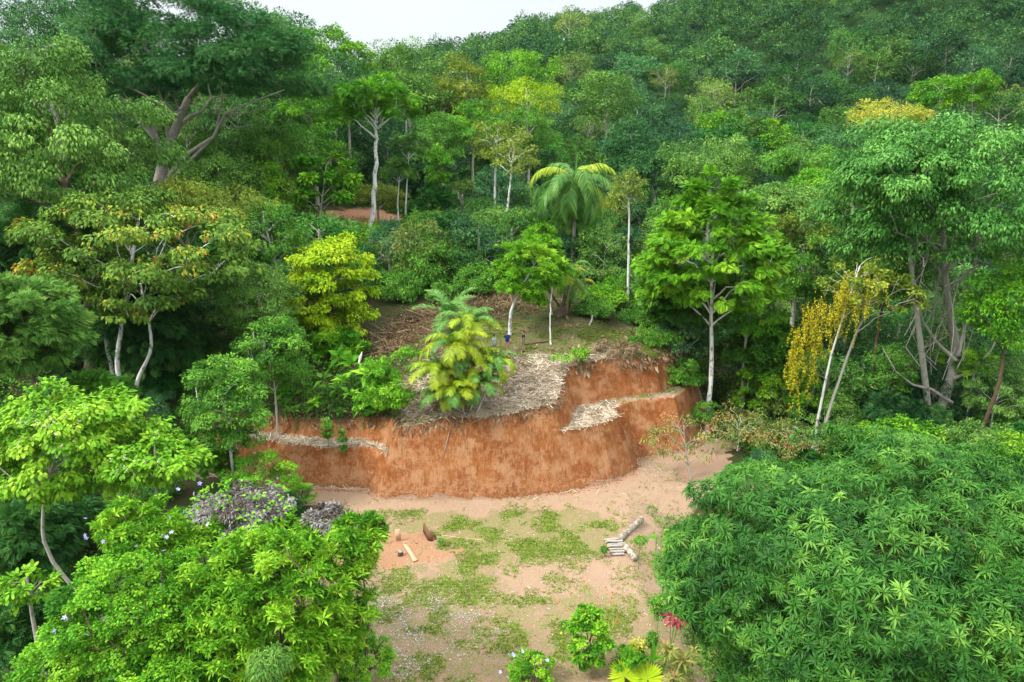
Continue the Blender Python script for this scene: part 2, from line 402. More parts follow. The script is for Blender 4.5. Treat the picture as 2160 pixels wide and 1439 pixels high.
k = t.mix(t.math('MULTIPLY', topd, .8), k, (.075, .038, .02))
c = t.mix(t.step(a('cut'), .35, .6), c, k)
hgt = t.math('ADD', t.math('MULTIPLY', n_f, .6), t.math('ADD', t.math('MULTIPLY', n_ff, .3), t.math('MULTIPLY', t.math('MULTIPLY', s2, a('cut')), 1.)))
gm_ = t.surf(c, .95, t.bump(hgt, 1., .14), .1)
bare = np.clip(sp(-21, 100, 7, 8)*1.5, 0, 1)+np.clip(sp(-15, 84, 3, 5)*1.5, 0, .8)
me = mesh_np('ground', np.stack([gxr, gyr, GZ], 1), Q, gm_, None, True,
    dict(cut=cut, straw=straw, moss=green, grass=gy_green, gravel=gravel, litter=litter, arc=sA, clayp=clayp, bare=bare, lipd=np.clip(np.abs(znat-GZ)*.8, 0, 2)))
ground = link(bpy.data.objects.new('ground', me)); tag(ground, kind='structure')

# ------------------------------------------------------------------ leaf scattering
def leaf_tpl(wd=.42, fold=.12, bend=.12):   # unit length leaf along +Y, two quads folded on the midrib
    V = np.array([(0, 0, 0), (wd/2, .42, fold), (0, 1, -bend*2), (-wd/2, .42, fold), (0, .5, 0)])
    V[4, 2] = bend*.4
    return V, np.array([(0, 1, 2, 4), (0, 4, 2, 3)])
def quad_tpl(wd=.6): return np.array([(0, 0, 0), (wd/2, .5, .06), (0, 1, -.1), (-wd/2, .5, .06)]), np.array([(0, 1, 2, 3)])
def whorl_tpl(seed, n=13, wd=.2, droop=.5, length=1.):   # a rosette of strap leaves about +Z
    g = np.random.default_rng(seed); V = []; Qs = []
    for k in range(n):
        a_ = k*2.399+g.uniform(-.2, .2); el = g.uniform(-.25, .75) if k > 3 else g.uniform(.7, 1.3)
        L = length*g.uniform(.75, 1.1)*(1 if k > 3 else .7)
        d = np.array([math.cos(a_)*math.cos(el), math.sin(a_)*math.cos(el), math.sin(el)])
        sde = np.array([-math.sin(a_), math.cos(a_), 0]); up = np.cross(sde, d)*-1
        up = up if up[2] > 0 else -up
        dr = droop*g.uniform(.6, 1.3)
        p0 = d*.04; p1 = d*L*.45+up*.03; p2 = d*L*.95-np.array([0, 0, dr*.35*L]); 
        m = (p1)
        ww = wd*L/2
        vs = [p0, p1+sde*ww+up*.04, p2, p1-sde*ww+up*.04, p1-up*.02]
        b = len(V); V += vs; Qs += [(b, b+1, b+2, b+4), (b, b+4, b+2, b+3)]
    return np.array(V), np.array(Qs)
def frond_tpl(n=9, wd=.16, ll=.42, drop=.2):   # a feather leaf: n pairs of leaflets, +Y
    V = []; Qs = []
    for k in range(n):
        f = (k+.7)/n; y = f; z = -drop*f*f; L = ll*math.sin(math.pi*min(1, .25+f*.72))
        for s_ in (-1, 1):
            b = len(V); tip = (s_*L, y+.12, z-.25*L); w_ = wd/2
            V += [(0, y-w_*.5, z), (s_*L*.5, y+.06-w_, z-.05*L), tip, (s_*L*.5, y+.06+w_, z-.05*L)]; Qs.append((b, b+1, b+2, b+3))
    return np.array(V), np.array(Qs)
def round_tpl(wd=.55, bend=.2):
    V = []
    for y, w_ in ((0, .03), (.2, .36), (.5, .5), (.8, .36), (1, .03)):
        V += [(-wd*w_, y, -bend*y*y+.05*w_), (wd*w_, y, -bend*y*y+.05*w_)]
    return np.array(V), np.array([(2*i, 2*i+1, 2*i+3, 2*i+2) for i in range(4)])
T_ROUND = round_tpl(); T_OVAL = round_tpl(.7, .12)
T_LEAF = leaf_tpl(); T_LEAFW = leaf_tpl(.6, .1, .14); T_NARR = leaf_tpl(.24, .08, .18); T_QUAD = quad_tpl(); T_QN = quad_tpl(.32)
T_FR = frond_tpl(); T_FR5 = frond_tpl(5, .24, .4, .25)
T_WH = [whorl_tpl(s) for s in range(5)]
T_WHS = [whorl_tpl(20+s, 8, .26, .5) for s in range(3)]
T_WHB = [whorl_tpl(40+s, 7, .46, .35) for s in range(3)]
def frames(d, n):
    d = unit(d); n = unit(n-d*np.sum(n*d, 1, keepdims=True)); x = np.cross(d, n)
    return x, d, n
def scatter(mb, tpl, pos, d, n, size, tint):
    tv, tq = tpl; x, y, z = frames(d, n); size = np.broadcast_to(size, (len(pos),))[:, None, None]
    V = pos[:, None]+size*(tv[None, :, 0:1]*x[:, None]+tv[None, :, 1:2]*y[:, None]+tv[None, :, 2:3]*z[:, None])
    Qq = tq[None]+(np.arange(len(pos))*len(tv))[:, None, None]
    mb.add(V.reshape(-1, 3), Qq.reshape(-1, 4), np.repeat(np.clip(tint, 0, 1), len(tv)))
def sph(g, n, zmin=-1.):
    z = g.uniform(zmin, 1, n); a_ = g.uniform(0, 2*math.pi, n); r = np.sqrt(1-z*z)
    return np.stack([r*np.cos(a_), r*np.sin(a_), z], 1)
def scatter_mix(mb, tpls, pos, d, n, size, tint, g):
    if isinstance(tpls, tuple): return scatter(mb, tpls, pos, d, n, size, tint)
    k = g.integers(0, len(tpls), len(pos)); size = np.broadcast_to(size, (len(pos),))
    for j, tp in enumerate(tpls):
        m = k == j
        if m.any(): scatter(mb, tp, pos[m], d[m], n[m], size[m], tint[m])

def clumps(g, c, rad, n, cr, style):
    """centres and radii of the leaf clumps that make a crown"""
    c = np.array(c, float); rad = np.array(rad, float)
    zmin = {'dome': -.8, 'umbrella': -.3, 'layer': -.95, 'cone': -.9, 'ball': -1., 'open': -.7}[style]
    # spread points evenly: best candidate
    pts = []
    cand = sph(g, n*14, zmin)*(g.uniform(.55 if style != 'open' else .3, 1., (n*14, 1))**.5)
    lump = 1+.16*np.sin(cand[:, :1]*5+c[0])*np.cos(cand[:, 1:2]*4.3+c[1])
    cand = cand*lump
    if style == 'cone': cand[:, :2] *= np.clip(1.15-(cand[:, 2:]+1)/2, .12, 1)**.8*1.15
    if style == 'layer': cand[:, 2] = np.round(cand[:, 2]*2.6+g.uniform(-.15, .15, len(cand)))/2.6
    idx = [0]; dmin = np.full(len(cand), 9.)
    for _ in range(n-1):
        dmin = np.minimum(dmin, np.linalg.norm(cand-cand[idx[-1]], axis=1)); dmin[idx] = -1
        idx.append(int(np.argmax(dmin*g.uniform(.7, 1, len(cand)))))
    P = cand[idx]
    return c+P*np.maximum(rad-cr*.6, rad*.4), cr*g.uniform(.7, 1.25, n)
def crown_mesh(g, cc, cr, nleaf, tpl, size, flat=.7, style='dome', sub=9, droop=.5, up=.5, tvar=.25, ctr=None):
    mb = MB(); w_ = cr**2/np.sum(cr**2)
    cen, rr, wt = [], [], []
    for c, r in zip(cc, cr):
        m = max(4, int(sub*g.uniform(.7, 1.3))); dd = sph(g, m, -.55)
        cen.append(c+dd*np.array([1, 1, flat])*r*.72); rr.append(np.full(m, r)*g.uniform(.3, .52, m))
    ct = np.concatenate([np.full(len(q), g.normal(.5, tvar*.5)) for q in cen])
    cen = np.concatenate(cen); rr = np.concatenate(rr); st_ = ct+g.normal(0, tvar*.45, len(cen))
    p = rr**2/np.sum(rr**2); k = g.choice(len(cen), nleaf, p=p)
    d0 = sph(g, nleaf, -.75); rad = rr[k][:, None]*g.uniform(.55, 1.08, (nleaf, 1))
    pos = cen[k]+d0*rad*np.array([1, 1, flat if flat > .5 else .6])
    out = d0+unit(pos-(ctr if ctr is not None else np.mean(cc, 0)))*.8
    d = unit(out+g.normal(0, .45, (nleaf, 3))); d[:, 2] -= droop*g.uniform(.3, 1.2, nleaf); d = unit(d)
    n = out*.6+np.array([0, 0, 1.])*up*1.6+g.normal(0, .35, (nleaf, 3))
    tint = st_[k]+g.normal(0, tvar*.5, nleaf)
    scatter_mix(mb, tpl, pos, d, n, size*g.uniform(.65, 1.25, nleaf), tint, g)
    return mb
def limbs(mb, g, path, r0, cc, r_end=.03, fork=.55, n=7, maxl=40, wob=.12, T=.5):
    """trunk along path, then boughs that leave it and run to the clumps"""
    path = np.asarray(path, float); m = len(path)
    tt = np.linspace(0, 1, m*4); P_ = np.stack([np.interp(tt, np.linspace(0, 1, m), path[:, i]) for i in range(3)], 1)
    L = np.linalg.norm(path[-1]-path[0])
    for _ in range(3): P_[1:-1] = (P_[:-2]+P_[1:-1]*2+P_[2:])/4
    P_[1:-1] += g.normal(0, wob*.12*r0+.01*L*wob, (len(P_)-2, 3))
    rad = r0*(1-.62*tt); rad[0] *= 1.35; tube(mb, P_, rad, n, T)
    order = g.permutation(len(cc))[:maxl]
    nodes = [(P_[i], rad[i]) for i in range(int(len(P_)*fork), len(P_))]
    order = sorted(order, key=lambda i: np.linalg.norm(cc[i]-P_[-1]))
    npts = [q[0] for q in nodes]; nr = [q[1] for q in nodes]; trunk_n = len(npts)
    for i in order:
        tgt = cc[i]; A = np.array(npts); rr = np.array(nr)
        dist = np.linalg.norm(A-tgt, axis=1)+np.maximum(0, A[:, 2]-tgt[2]+.2+.5*np.linalg.norm(A[:, :2]-tgt[:2], axis=1))*1.6
        j = int(np.argmin(dist)); a0 = A[j]; r1 = max(min(rr[j]*.7, .012+.02*dist[j]*1.3), r_end)
        s_ = np.linspace(0, 1, 6)[:, None]; d = tgt-a0
        bow = np.array([0, 0, 1.])*np.linalg.norm(d[:2])*.12
        q = a0+d*s_+bow*np.sin(s_*math.pi)+g.normal(0, .03*np.linalg.norm(d), (6, 3))*np.sin(s_*math.pi)
        rq = np.linspace(r1, r_end*.8, 6); tube(mb, q, rq, 5, T, cap=False)
        for s in (2, 3, 4): npts.append(q[s]); nr.append(rq[s])
TREES = []
def tree(name, label, cat, px, py, hw, hh, Y, leafm, bark, style='dome', n=16, cr=None, leaves=6000, tpl=None, size=.3, base=None, tr=.18,
         flat=.7, droop=.5, depth=None, group=None, seed=None, mid=None, tvar=.25, sub=9, fork=.5, up=.5, bz=None, maxl=30, rend=.03, extra=None, noparts=False, bdy=0., wob=.12):
    """a tree whose crown is centred on the photo point (px,py), Y metres ahead; hw,hh half sizes in photo pixels"""
    g = np.random.default_rng(seed if seed is not None else int(abs(px*13+py*7+Y)) )
    C = at(px, py, Y); rx = pxs(hw, Y*1.03); rz = pxs(hh, Y*1.03); ry = depth if depth else min(rx, 7)
    cr = cr if cr else (rx*rz*ry)**(1/3)*.42
    if base is None: bx, by = C[0], C[1]+bdy
    else:
        d = ray(base[0], 700); bx = d[0]/d[1]*(Y+bdy); by = Y+bdy
    z0 = H(bx, by) if bz is None else bz
    root = empty(name, (bx, by, z0)); tag(root, label, cat, group)
    off = np.array([bx, by, z0])
    cc, crr = clumps(g, C, (rx, ry, rz), n, cr, style)
    low = cc[:, 2]-crr < z0+.1; cc[low, 2] = np.maximum(cc[low, 2], z0+.1+crr[low]*.6)
    mb = crown_mesh(g, cc, crr, leaves, tpl or T_LEAF, size, flat, style, sub, droop, up, tvar, C)
    mb.build('crown', MATS[leafm], root, off=off)
    tb = MB(); top = C.copy(); top[2] = C[2]+(0 if style in ('dome', 'umbrella', 'ball') else rz*.5)
    if style == 'umbrella': top[2] -= rz*.3
    top[2] = max(top[2], z0+.4)
    pth = [(bx, by, z0-.15)]+[tuple(at(a_[0], a_[1], Y+bdy*.5)) for a_ in (mid or [])]+[tuple(top)]
    if not mid:
        pm = (np.array(pth[0])+np.array(pth[-1]))/2+g.normal(0, .04*(top[2]-z0), 3)*np.array([1, 1, 0]); pth.insert(1, tuple(pm))
    limbs(tb, g, pth, tr, cc, rend, fork, maxl=maxl, wob=wob)
    tb.build('trunk', MATS[bark], root, smooth=True, off=off)
    TREES.append((root, C, rx, rz)); return root
# ------------------------------------------------------------------ plant materials
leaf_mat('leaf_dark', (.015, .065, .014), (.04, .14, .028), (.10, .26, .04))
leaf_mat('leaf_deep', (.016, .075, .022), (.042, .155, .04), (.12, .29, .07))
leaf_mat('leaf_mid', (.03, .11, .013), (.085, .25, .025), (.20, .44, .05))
leaf_mat('leaf_grey', (.04, .12, .018), (.11, .26, .04), (.25, .45, .08))
leaf_mat('leaf_olive', (.06, .11, .012), (.16, .25, .025), (.34, .40, .05))
leaf_mat('leaf_bright', (.04, .15, .008), (.125, .35, .015), (.31, .56, .035))
leaf_mat('leaf_lime', (.11, .24, .006), (.30, .48, .01), (.55, .66, .03))
leaf_mat('leaf_vivid', (.035, .15, .01), (.10, .33, .015), (.27, .53, .03))
leaf_mat('leaf_yellow', (.22, .26, .03), (.42, .46, .05), (.62, .58, .09))
leaf_mat('leaf_mango', (.010, .07, .008), (.048, .185, .018), (.19, .40, .05), rough=.45, spec=.22, transl=.25)
leaf_mat('leaf_rain', (.025, .11, .035), (.05, .18, .045), (.11, .27, .06))
leaf_mat('leaf_rust', None, None, None, stops=[(0, (.04, .11, .015)), (.55, (.12, .24, .03)), (.8, (.22, .36, .04)), (.92, (.42, .42, .03)), (.97, (.50, .28, .04)), (1, (.42, .16, .05))])
leaf_mat('leaf_bloom', (.05, .17, .01), (.15, .38, .018), (.36, .58, .04))
leaf_mat('blossom', (.55, .38, .22), (.72, .62, .48), (.82, .78, .68))
leaf_mat('leaf_brown', (.10, .06, .035), (.24, .16, .09), (.42, .33, .20), transl=.1)
leaf_mat('leaf_mix', None, None, None, stops=[(0, (.05, .10, .02)), (.45, (.17, .26, .05)), (.75, (.34, .37, .09)), (.95, (.42, .29, .14)), (1, (.50, .10, .06))])
leaf_mat('leaf_fig', (.03, .13, .02), (.075, .24, .038), (.18, .43, .08))
leaf_mat('leaf_gold', (.14, .20, .015), (.42, .37, .015), (.62, .52, .03))
leaf_mat('leaf_withered', (.06, .048, .04), (.17, .148, .135), (.38, .36, .35), transl=.05)
leaf_mat('leaf_palm', (.03, .12, .02), (.09, .25, .04), (.26, .42, .08), rough=.4, spec=.22)
leaf_mat('leaf_palmy', (.10, .22, .01), (.30, .43, .02), (.58, .55, .03), rough=.4, spec=.22)
leaf_mat('leaf_red', None, None, None, stops=[(0, (.12, .18, .03)), (.35, (.25, .10, .05)), (.7, (.42, .04, .09)), (1, (.60, .10, .20))])
leaf_mat('leaf_redgreen', None, None, None, stops=[(0, (.06, .10, .02)), (.5, (.20, .24, .05)), (.8, (.32, .30, .08)), (1, (.42, .12, .10))])
leaf_mat('flower_blue', (.28, .26, .75), (.42, .40, .88), (.65, .62, .92), transl=.3)
leaf_mat('flower_red', (.6, .03, .01), (.75, .05, .02), (.85, .12, .03), transl=.3)
leaf_mat('flower_yellow', (.75, .5, .01), (.85, .62, .02), (.9, .7, .05), transl=.3)
leaf_mat('flower_orange', (.7, .25, .01), (.85, .42, .02), (.9, .6, .05), transl=.3)
leaf_mat('far_blue', (.018, .075, .03), (.045, .15, .05), (.11, .26, .08), objvar=.8, transl=.25)
leaf_mat('far_green', (.025, .11, .02), (.065, .20, .032), (.15, .34, .055), objvar=.8, transl=.25)
leaf_mat('far_olive', (.06, .12, .02), (.14, .24, .04), (.26, .37, .08), objvar=.8, transl=.25)
bark_mat('bark_white', (.68, .68, .65), (.20, .18, .14), .52, .64)
bark_mat('bark_pale', (.42, .40, .35), (.22, .19, .15), .5, .7)
bark_mat('bark_grey', (.33, .29, .25), (.50, .47, .43), .5, .7)
bark_mat('bark_brown', (.12, .08, .055), (.25, .21, .17), .5, .75)
bark_mat('bark_painted', (.62, .63, .64), (.22, .14, .08), .56, .60, scale=1.6, vscale=(1, 1, 1.4))
bark_mat('bark_log', (.20, .16, .12), (.42, .37, .30), .45, .6, scale=4)
M = MATS

# ------------------------------------------------------------------ forest on the far hills: prototypes copied over the slope
def proto(seed, style, n, r, h, nl, size, tpl, matname, barkm='bark_pale', flat=.75, crv=.38, opens=False):
    g = np.random.default_rng(seed); C = np.array([0, 0, h])
    cc, crr = clumps(g, C, (r, r, r*flat), n, r*crv, style)
    mb = crown_mesh(g, cc, crr, nl, tpl, size, .75, style, 7, .4, .6, .3, C)
    V, Q_, T = mb.data(); cm = mesh_np('crown', V, Q_, M[matname], T)
    tb = MB(); limbs(tb, g, [(0, 0, -1.5), (g.uniform(-.3, .3), g.uniform(-.3, .3), h*.5), (0, 0, h+(r*.3 if style != 'umbrella' else 0))], .22, cc, .05, .5, 6, maxl=14 if opens else 7)
    V, Q_, T = tb.data(); tm = mesh_np('trunk', V, Q_, M[barkm], T, True)
    return cm, tm, r, h
PROTO = {'deep': [], 'green': [], 'olive': [], 'bare': []}
FARDATA = []
for i, (st, n) in enumerate([('dome', 16), ('umbrella', 11), ('ball', 18), ('dome', 22), ('cone', 16), ('layer', 18)]):
    PROTO['deep'].append(proto(100+i, st, n, 5, 5.6+(i % 3)*.8, 4600, .40, T_QUAD, 'far_blue', flat=.8))
    PROTO['green'].append(proto(120+i, st, n, 5, 5.6+(i % 2)*.8, 4200, .40, T_QUAD, 'far_green', flat=.8))
for i in range(3): PROTO['olive'].append(proto(140+i, ['dome', 'open', 'umbrella'][i], 16, 5, 6.5, 3200, .38, T_QUAD, 'far_olive', 'bark_pale', opens=True))
for i in range(2): PROTO['bare'].append(proto(150+i, 'open', 16, 4.6, 9, 2400, .34, T_QUAD, 'far_olive', 'bark_pale', .7, .3, opens=True))
for i in range(4):
    g_ = np.random.default_rng(160+i); C_ = np.array([0, 0, 5.8])
    cc_, crr_ = clumps(g_, C_, (5, 5, 4), 16, 1.9, ['dome', 'ball', 'umbrella', 'dome'][i])
    FARDATA.append(crown_mesh(g_, cc_, crr_, 2000, T_QUAD, .55, .75, 'dome', 7, .4, .6, .3, C_).data())
g0 = np.random.default_rng(11)
def put(pr, x, y, s, rz, name, label, group, sink=0., sx=1.):
    cm, tm, r, h = pr; z = H(x, y)-sink
    e = empty(name, (x, y, z), rz); e.scale = (s*sx, s, s*g0.uniform(.85, 1.15)); tag(e, label, 'tree', group)
    link(bpy.data.objects.new('crown', cm), e); link(bpy.data.objects.new('trunk', tm), e); return e
def poisson(n, ymin, ymax, dmin, acc, umax=.86):
    for _ in range(n):
        y = math.sqrt(g0.uniform(ymin**2, ymax**2)); u = g0.uniform(-umax, umax); x = u*y
        d = dmin(y)
        if all((x-a[0])**2+(y-a[1])**2 > (.5*(d+a[2]))**2 for a in acc if abs(a[1]-y) < d+3): acc.append((x, y, d))
    return acc
far = poisson(14000, 116, 352, lambda y: 6.8+(y-116)*.017, [])
SKYX = np.array([0, 300, 500, 640, 745, 760, 900, 1000, 1150, 1250, 1400, 1500, 2160]); SKYY = np.array([-30, -40, 20, 55, 95, 78, 66, 42, 18, 10, -2, -40, -200])
cand = []
for x, y, d in far:
    z = H(x, y); px, py, de = project(np.array([x, y, z+9]))
    if px < -90 or px > 2250 or py < -420 or py > 620: continue
    cand.append((x, y, d, z, px, py))
cand.sort(key=lambda a: a[1])
stuffV = MB(); cnt = {}; nind = 0
for x, y, d, z, px, py in cand:
    s = d/7.6*g0.uniform(.85, 1.35)
    lim = np.interp(px, SKYX, SKYY)-g0.uniform(-4, 10)
    while project(np.array([x, y, z+11*s]))[1] < lim and s > .4: s *= .92
    if s <= .42: continue
    n_ = fbm(np.array(x/35), np.array(y/35), 4); q = g0.random()
    if q < .03: kind = 'bare'
    elif n_+g0.normal(0, .35) > (.35 if px > 1200 else .05): kind = 'green'
    elif q < .17: kind = 'olive'
    else: kind = 'deep'
    if px < 1150 and y < 190 and q > .5: kind = 'green'
    if px > 1420: reg = 'on the right-hand mountain side'
    elif px > 740: reg = 'on the ridge behind the clearing'
    else: reg = 'on the left-hand hill top'
    lab, grp = {'deep': ('dark blue green round forest tree ', 'dark green forest trees '), 'green': ('fresh green leafy forest tree ', 'green forest trees '),
       'olive': ('pale olive forest tree ', 'olive forest trees '), 'bare': ('thinly leaved forest tree with a white trunk ', 'pale trunked forest trees ')}[kind]
    if nind < 255 or (kind == 'bare' and nind < 280):
        nind += 1; pr = PROTO[kind][int(g0.integers(len(PROTO[kind])))]
        e = put(pr, x, y, s, g0.uniform(0, 6.28), 'forest_tree', lab+reg, grp+reg, .5, g0.uniform(.85, 1.2)); e.rotation_euler[0] = g0.uniform(-.06, .06)
        if kind == 'bare': e.scale = [s, s, s*1.05]
    else:
        V, Q_, T = FARDATA[int(g0.integers(4))]; a_ = g0.uniform(0, 6.28)
        Rm = np.array([[math.cos(a_), -math.sin(a_), 0], [math.sin(a_), math.cos(a_), 0], [0, 0, 1]])
        stuffV.add((V*np.array([g0.uniform(.85, 1.2), 1, g0.uniform(.85, 1.15)]))@Rm.T*s+np.array([x, y, z-.5]), Q_, np.clip(T+(kind == 'green')*.35+g0.normal(0, .1), 0, 1))
so = stuffV.build('far_forest', leaf_mat('far_mass', (.018, .075, .03), (.05, .16, .045), (.15, .31, .06)), None)
tag(so, 'dense mass of green trees covering the upper slopes of the far mountain', 'forest', kind='stuff')
print('far', len(cand), cnt)
# ------------------------------------------------------------------ trees that stand out in the photograph
TF = 'tall feathery trees'
# -- left side, back to front
tree('spreading_tree', 'giant dark green umbrella-crowned tree with bare forked grey boughs on the left', 'tree', 390, 150, 270, 165, 86, 'leaf_rain', 'bark_grey',
     'umbrella', 70, 3.0, 62000, T_FR5, .40, base=(350, 400), tr=.95, flat=.5, droop=.35, depth=11, seed=5, sub=12, fork=.25, maxl=46, rend=.05, mid=[(345, 330)])
tree('fine_leaved_tree', 'dark fine-leaved tree with pale horizontal boughs in the top left corner', 'tree', 50, 100, 150, 105, 72, 'leaf_deep', 'bark_pale',
     'layer', 20, 2.2, 17000, T_NARR, .42, tr=.4, flat=.5, seed=8, maxl=24)
tree('leafy_tree', 'broad tree with drooping grey green leaves and a few orange ones at the left edge', 'tree', 110, 300, 205, 180, 58, 'leaf_grey', 'bark_brown',
     'dome', 46, 2.0, 34000, T_LEAF, .36, tr=.4, flat=.75, droop=1., seed=9, depth=7, sub=10)
for a_ in [
 ('dark flat-topped tree on the skyline behind the umbrella-crowned tree', 560, 90, 105, 62, 128, 'leaf_rain', 'umbrella', 20, 9000, T_QUAD, .5),
 ('dark fern-green tree filling the skyline at the top left', 190, 70, 120, 85, 110, 'leaf_rain', 'dome', 20, 11000, T_QUAD, .5),
 ('bluish green round tree on the skyline left of the sky gap', 615, 140, 70, 62, 118, 'leaf_deep', 'dome', 20, 9000, T_QUAD, .42),
 ('bright green tree at the lowest dip of the skyline', 690, 105, 62, 48, 126, 'leaf_vivid', 'dome', 16, 7000, T_QUAD, .42),
 ('small light green tree beside the dip of the skyline', 745, 128, 40, 34, 132, 'leaf_bright', 'dome', 12, 4000, T_QUAD, .4),
 ('fresh green tree with a tall dome, right of the umbrella-crowned tree', 655, 235, 66, 105, 104, 'leaf_vivid', 'dome', 24, 12000, T_LEAF, .42),
 ('dark grey green tree crowded below the sky gap', 735, 205, 60, 80, 112, 'leaf_deep', 'ball', 20, 9000, T_LEAF, .42),
 ('mid green tree under the right bough of the umbrella-crowned tree', 590, 320, 85, 75, 96, 'leaf_mid', 'dome', 22, 12000, T_LEAF, .4),
 ('shaded green tree under the fork of the umbrella-crowned tree', 470, 345, 70, 60, 92, 'leaf_mid', 'dome', 18, 9000, T_LEAF, .36),
 ('dark blue green tree behind the forked grey boughs', 500, 250, 90, 70, 108, 'leaf_dark', 'ball', 18, 9000, T_LEAF, .42),
 ('pale speckled green tree below the umbrella-crowned tree', 470, 385, 90, 55, 80, 'leaf_grey', 'dome', 22, 12000, T_LEAF, .33),
 ('yellowish green young tree above the yellow blossom-edged crown', 560, 400, 60, 62, 84, 'leaf_bright', 'cone', 18, 8000, T_LEAF, .34),
 ('grey green layered tree behind the lone white trunk', 850, 160, 80, 62, 140, 'leaf_grey', 'dome', 20, 9000, T_QUAD, .42),
 ('grey green tree with a white fork behind the lone white trunk', 855, 210, 75, 50, 122, 'leaf_grey', 'umbrella', 16, 7000, T_QUAD, .42),
 ('olive brown vine-hung tree left of the big lime green crown', 985, 195, 52, 62, 132, 'leaf_olive', 'layer', 20, 8000, T_QUAD, .4),
 ('brownish tree draped with creepers left of the big lime green crown', 930, 225, 45, 55, 128, 'leaf_olive', 'ball', 16, 7000, T_QUAD, .38),
 ('upper dome of the big lime green tree standing out on the hillside', 1095, 160, 75, 52, 141, 'leaf_bright', 'dome', 24, 13000, T_LEAF, .42),
 ('lower lime green tree leaning out under the big lime green dome', 1110, 215, 72, 48, 130, 'leaf_lime', 'layer', 18, 9000, T_LEAF, .38),
 ('leafy mid green tree below the lime green trees', 1000, 270, 62, 52, 112, 'leaf_vivid', 'ball', 18, 9000, T_LEAF, .38),
 ('dark green tree below the lime green trees', 1110, 275, 60, 45, 114, 'leaf_mid', 'layer', 18, 9000, T_LEAF, .38),
 ('dark glossy tree with hanging creepers behind the slim bare stems', 930, 300, 55, 62, 106, 'leaf_mid', 'ball', 20, 9000, T_LEAF, .36),
 ('pale yellow-green thin tree on the hillside right of the lime green dome', 1280, 215, 62, 58, 138, 'leaf_grey', 'open', 22, 4800, T_QUAD, .4),
 ('bluish dark round tree right behind the royal palm', 1335, 320, 62, 58, 98, 'leaf_deep', 'dome', 24, 12000, T_LEAF, .36),
 ('small dark bluish tree on the slope right of the royal palm', 1385, 365, 60, 45, 92, 'leaf_deep', 'dome', 18, 9000, T_LEAF, .34),
 ('thin lime green treetop among grey twigs below the mountain', 1520, 265, 48, 30, 146, 'leaf_bright', 'open', 16, 4000, T_QUAD, .42),
 ('thin grey twiggy tree with light green leaves below the mountain', 1565, 275, 42, 38, 144, 'leaf_grey', 'open', 16, 3000, T_QUAD, .4),
 ('light green low tree right of the grey twiggy tree', 1630, 290, 40, 34, 142, 'leaf_bright', 'dome', 12, 4500, T_QUAD, .4),
 ('pale yellow feathery tree on the right-hand slope', 1870, 250, 75, 34, 134, 'leaf_yellow', 'dome', 20, 8000, T_QUAD, .38),
 ('pale yellow low crown at the foot of the right-hand slope', 1830, 275, 45, 20, 130, 'leaf_yellow', 'layer', 10, 3600, T_QUAD, .38),
 ('mid green tree above the pale yellow feathery tree', 1985, 200, 50, 42, 140, 'leaf_vivid', 'dome', 16, 7000, T_QUAD, .4),
 ('bright green round tree, rightmost of the light trees on the slope', 2052, 195, 40, 42, 138, 'leaf_bright', 'dome', 14, 6000, T_QUAD, .4),
 ('grey green bushy tree in the middle of the right half', 1500, 345, 90, 52, 88, 'leaf_grey', 'dome', 26, 13000, T_LEAF, .34),
 ('deep green layered tree right of the grey green bushy tree', 1690, 345, 80, 40, 94, 'leaf_mid', 'layer', 24, 12000, T_LEAF, .36),
 ('deep green wide tree below the pale yellow feathery tree', 1800, 300, 90, 35, 104, 'leaf_deep', 'layer', 22, 11000, T_LEAF, .38),
 ('green shelf-like tree left of the huge right-hand tree', 1720, 395, 62, 35, 82, 'leaf_vivid', 'layer', 18, 9000, T_LEAF, .33),
 ('grey green tree with thin bare branches left of the huge right-hand tree', 1650, 430, 80, 45, 72, 'leaf_grey', 'open', 22, 6500, T_LEAF, .32),
 ('rusty olive tree with white twigs behind the feathery yellow-green tree', 1690, 480, 70, 40, 68, 'leaf_olive', 'layer', 16, 6500, T_LEAF, .3),
]:
    lab, px, py, hw, hh, Y, lm, st, n, nl, tp, sz = a_
    tree('forest_giant' if hw > 80 else 'broadleaf_tree', lab, 'tree', px, py, hw, hh, Y, lm, 'bark_pale', st, n, None, nl*(2 if st == 'open' else 1), tp, sz, tr=.24 if st == 'open' else .3,
         maxl=26 if st == 'open' else 12, rend=.07 if st == 'open' else .04, fork=.35 if st == 'open' else .5)
# -- big left pale-trunked trees
tree('white_trunked_tree', 'tall tree with white forked trunk and flat tiers of yellowing leaves on the left', 'tree', 300, 520, 250, 105, 52, 'leaf_rust', 'bark_white',
     'layer', 50, 1.5, 20000, T_LEAFW, .33, base=(248, 860), tr=.24, flat=.45, droop=.9, depth=6.5, seed=31, fork=.3, maxl=44, mid=[(243, 780), (262, 650)], rend=.035, bz=3.0, sub=10)
tree('leaning_white_tree', 'slanting white-barked tree beside the white forked trunk on the left', 'tree', 300, 625, 120, 55, 51, 'leaf_rust', 'bark_white',
     'layer', 16, 1.2, 4500, T_LEAFW, .33, base=(250, 855), tr=.2, flat=.45, droop=.9, depth=4, seed=32, fork=.55, maxl=14, mid=[(288, 800), (325, 735)], bz=3.0)
tree('pale_stemmed_tree', 'thin pale trunk with ivy, leftmost of the white trunks on the left', 'tree', 190, 560, 110, 60, 54, 'leaf_rust', 'bark_white',
     'layer', 16, 1.3, 5000, T_LEAFW, .33, base=(228, 820), tr=.2, flat=.45, droop=.9, depth=4, seed=33, mid=[(225, 730)], bz=4)
tree('olive_tree_crown', 'wide yellow-olive crown spreading above the white-trunked trees', 'tree', 400, 440, 175, 55, 64, 'leaf_olive', 'bark_pale',
     'layer', 34, 1.6, 17000, T_LEAF, .34, tr=.25, flat=.5, droop=.9, depth=6, seed=34)
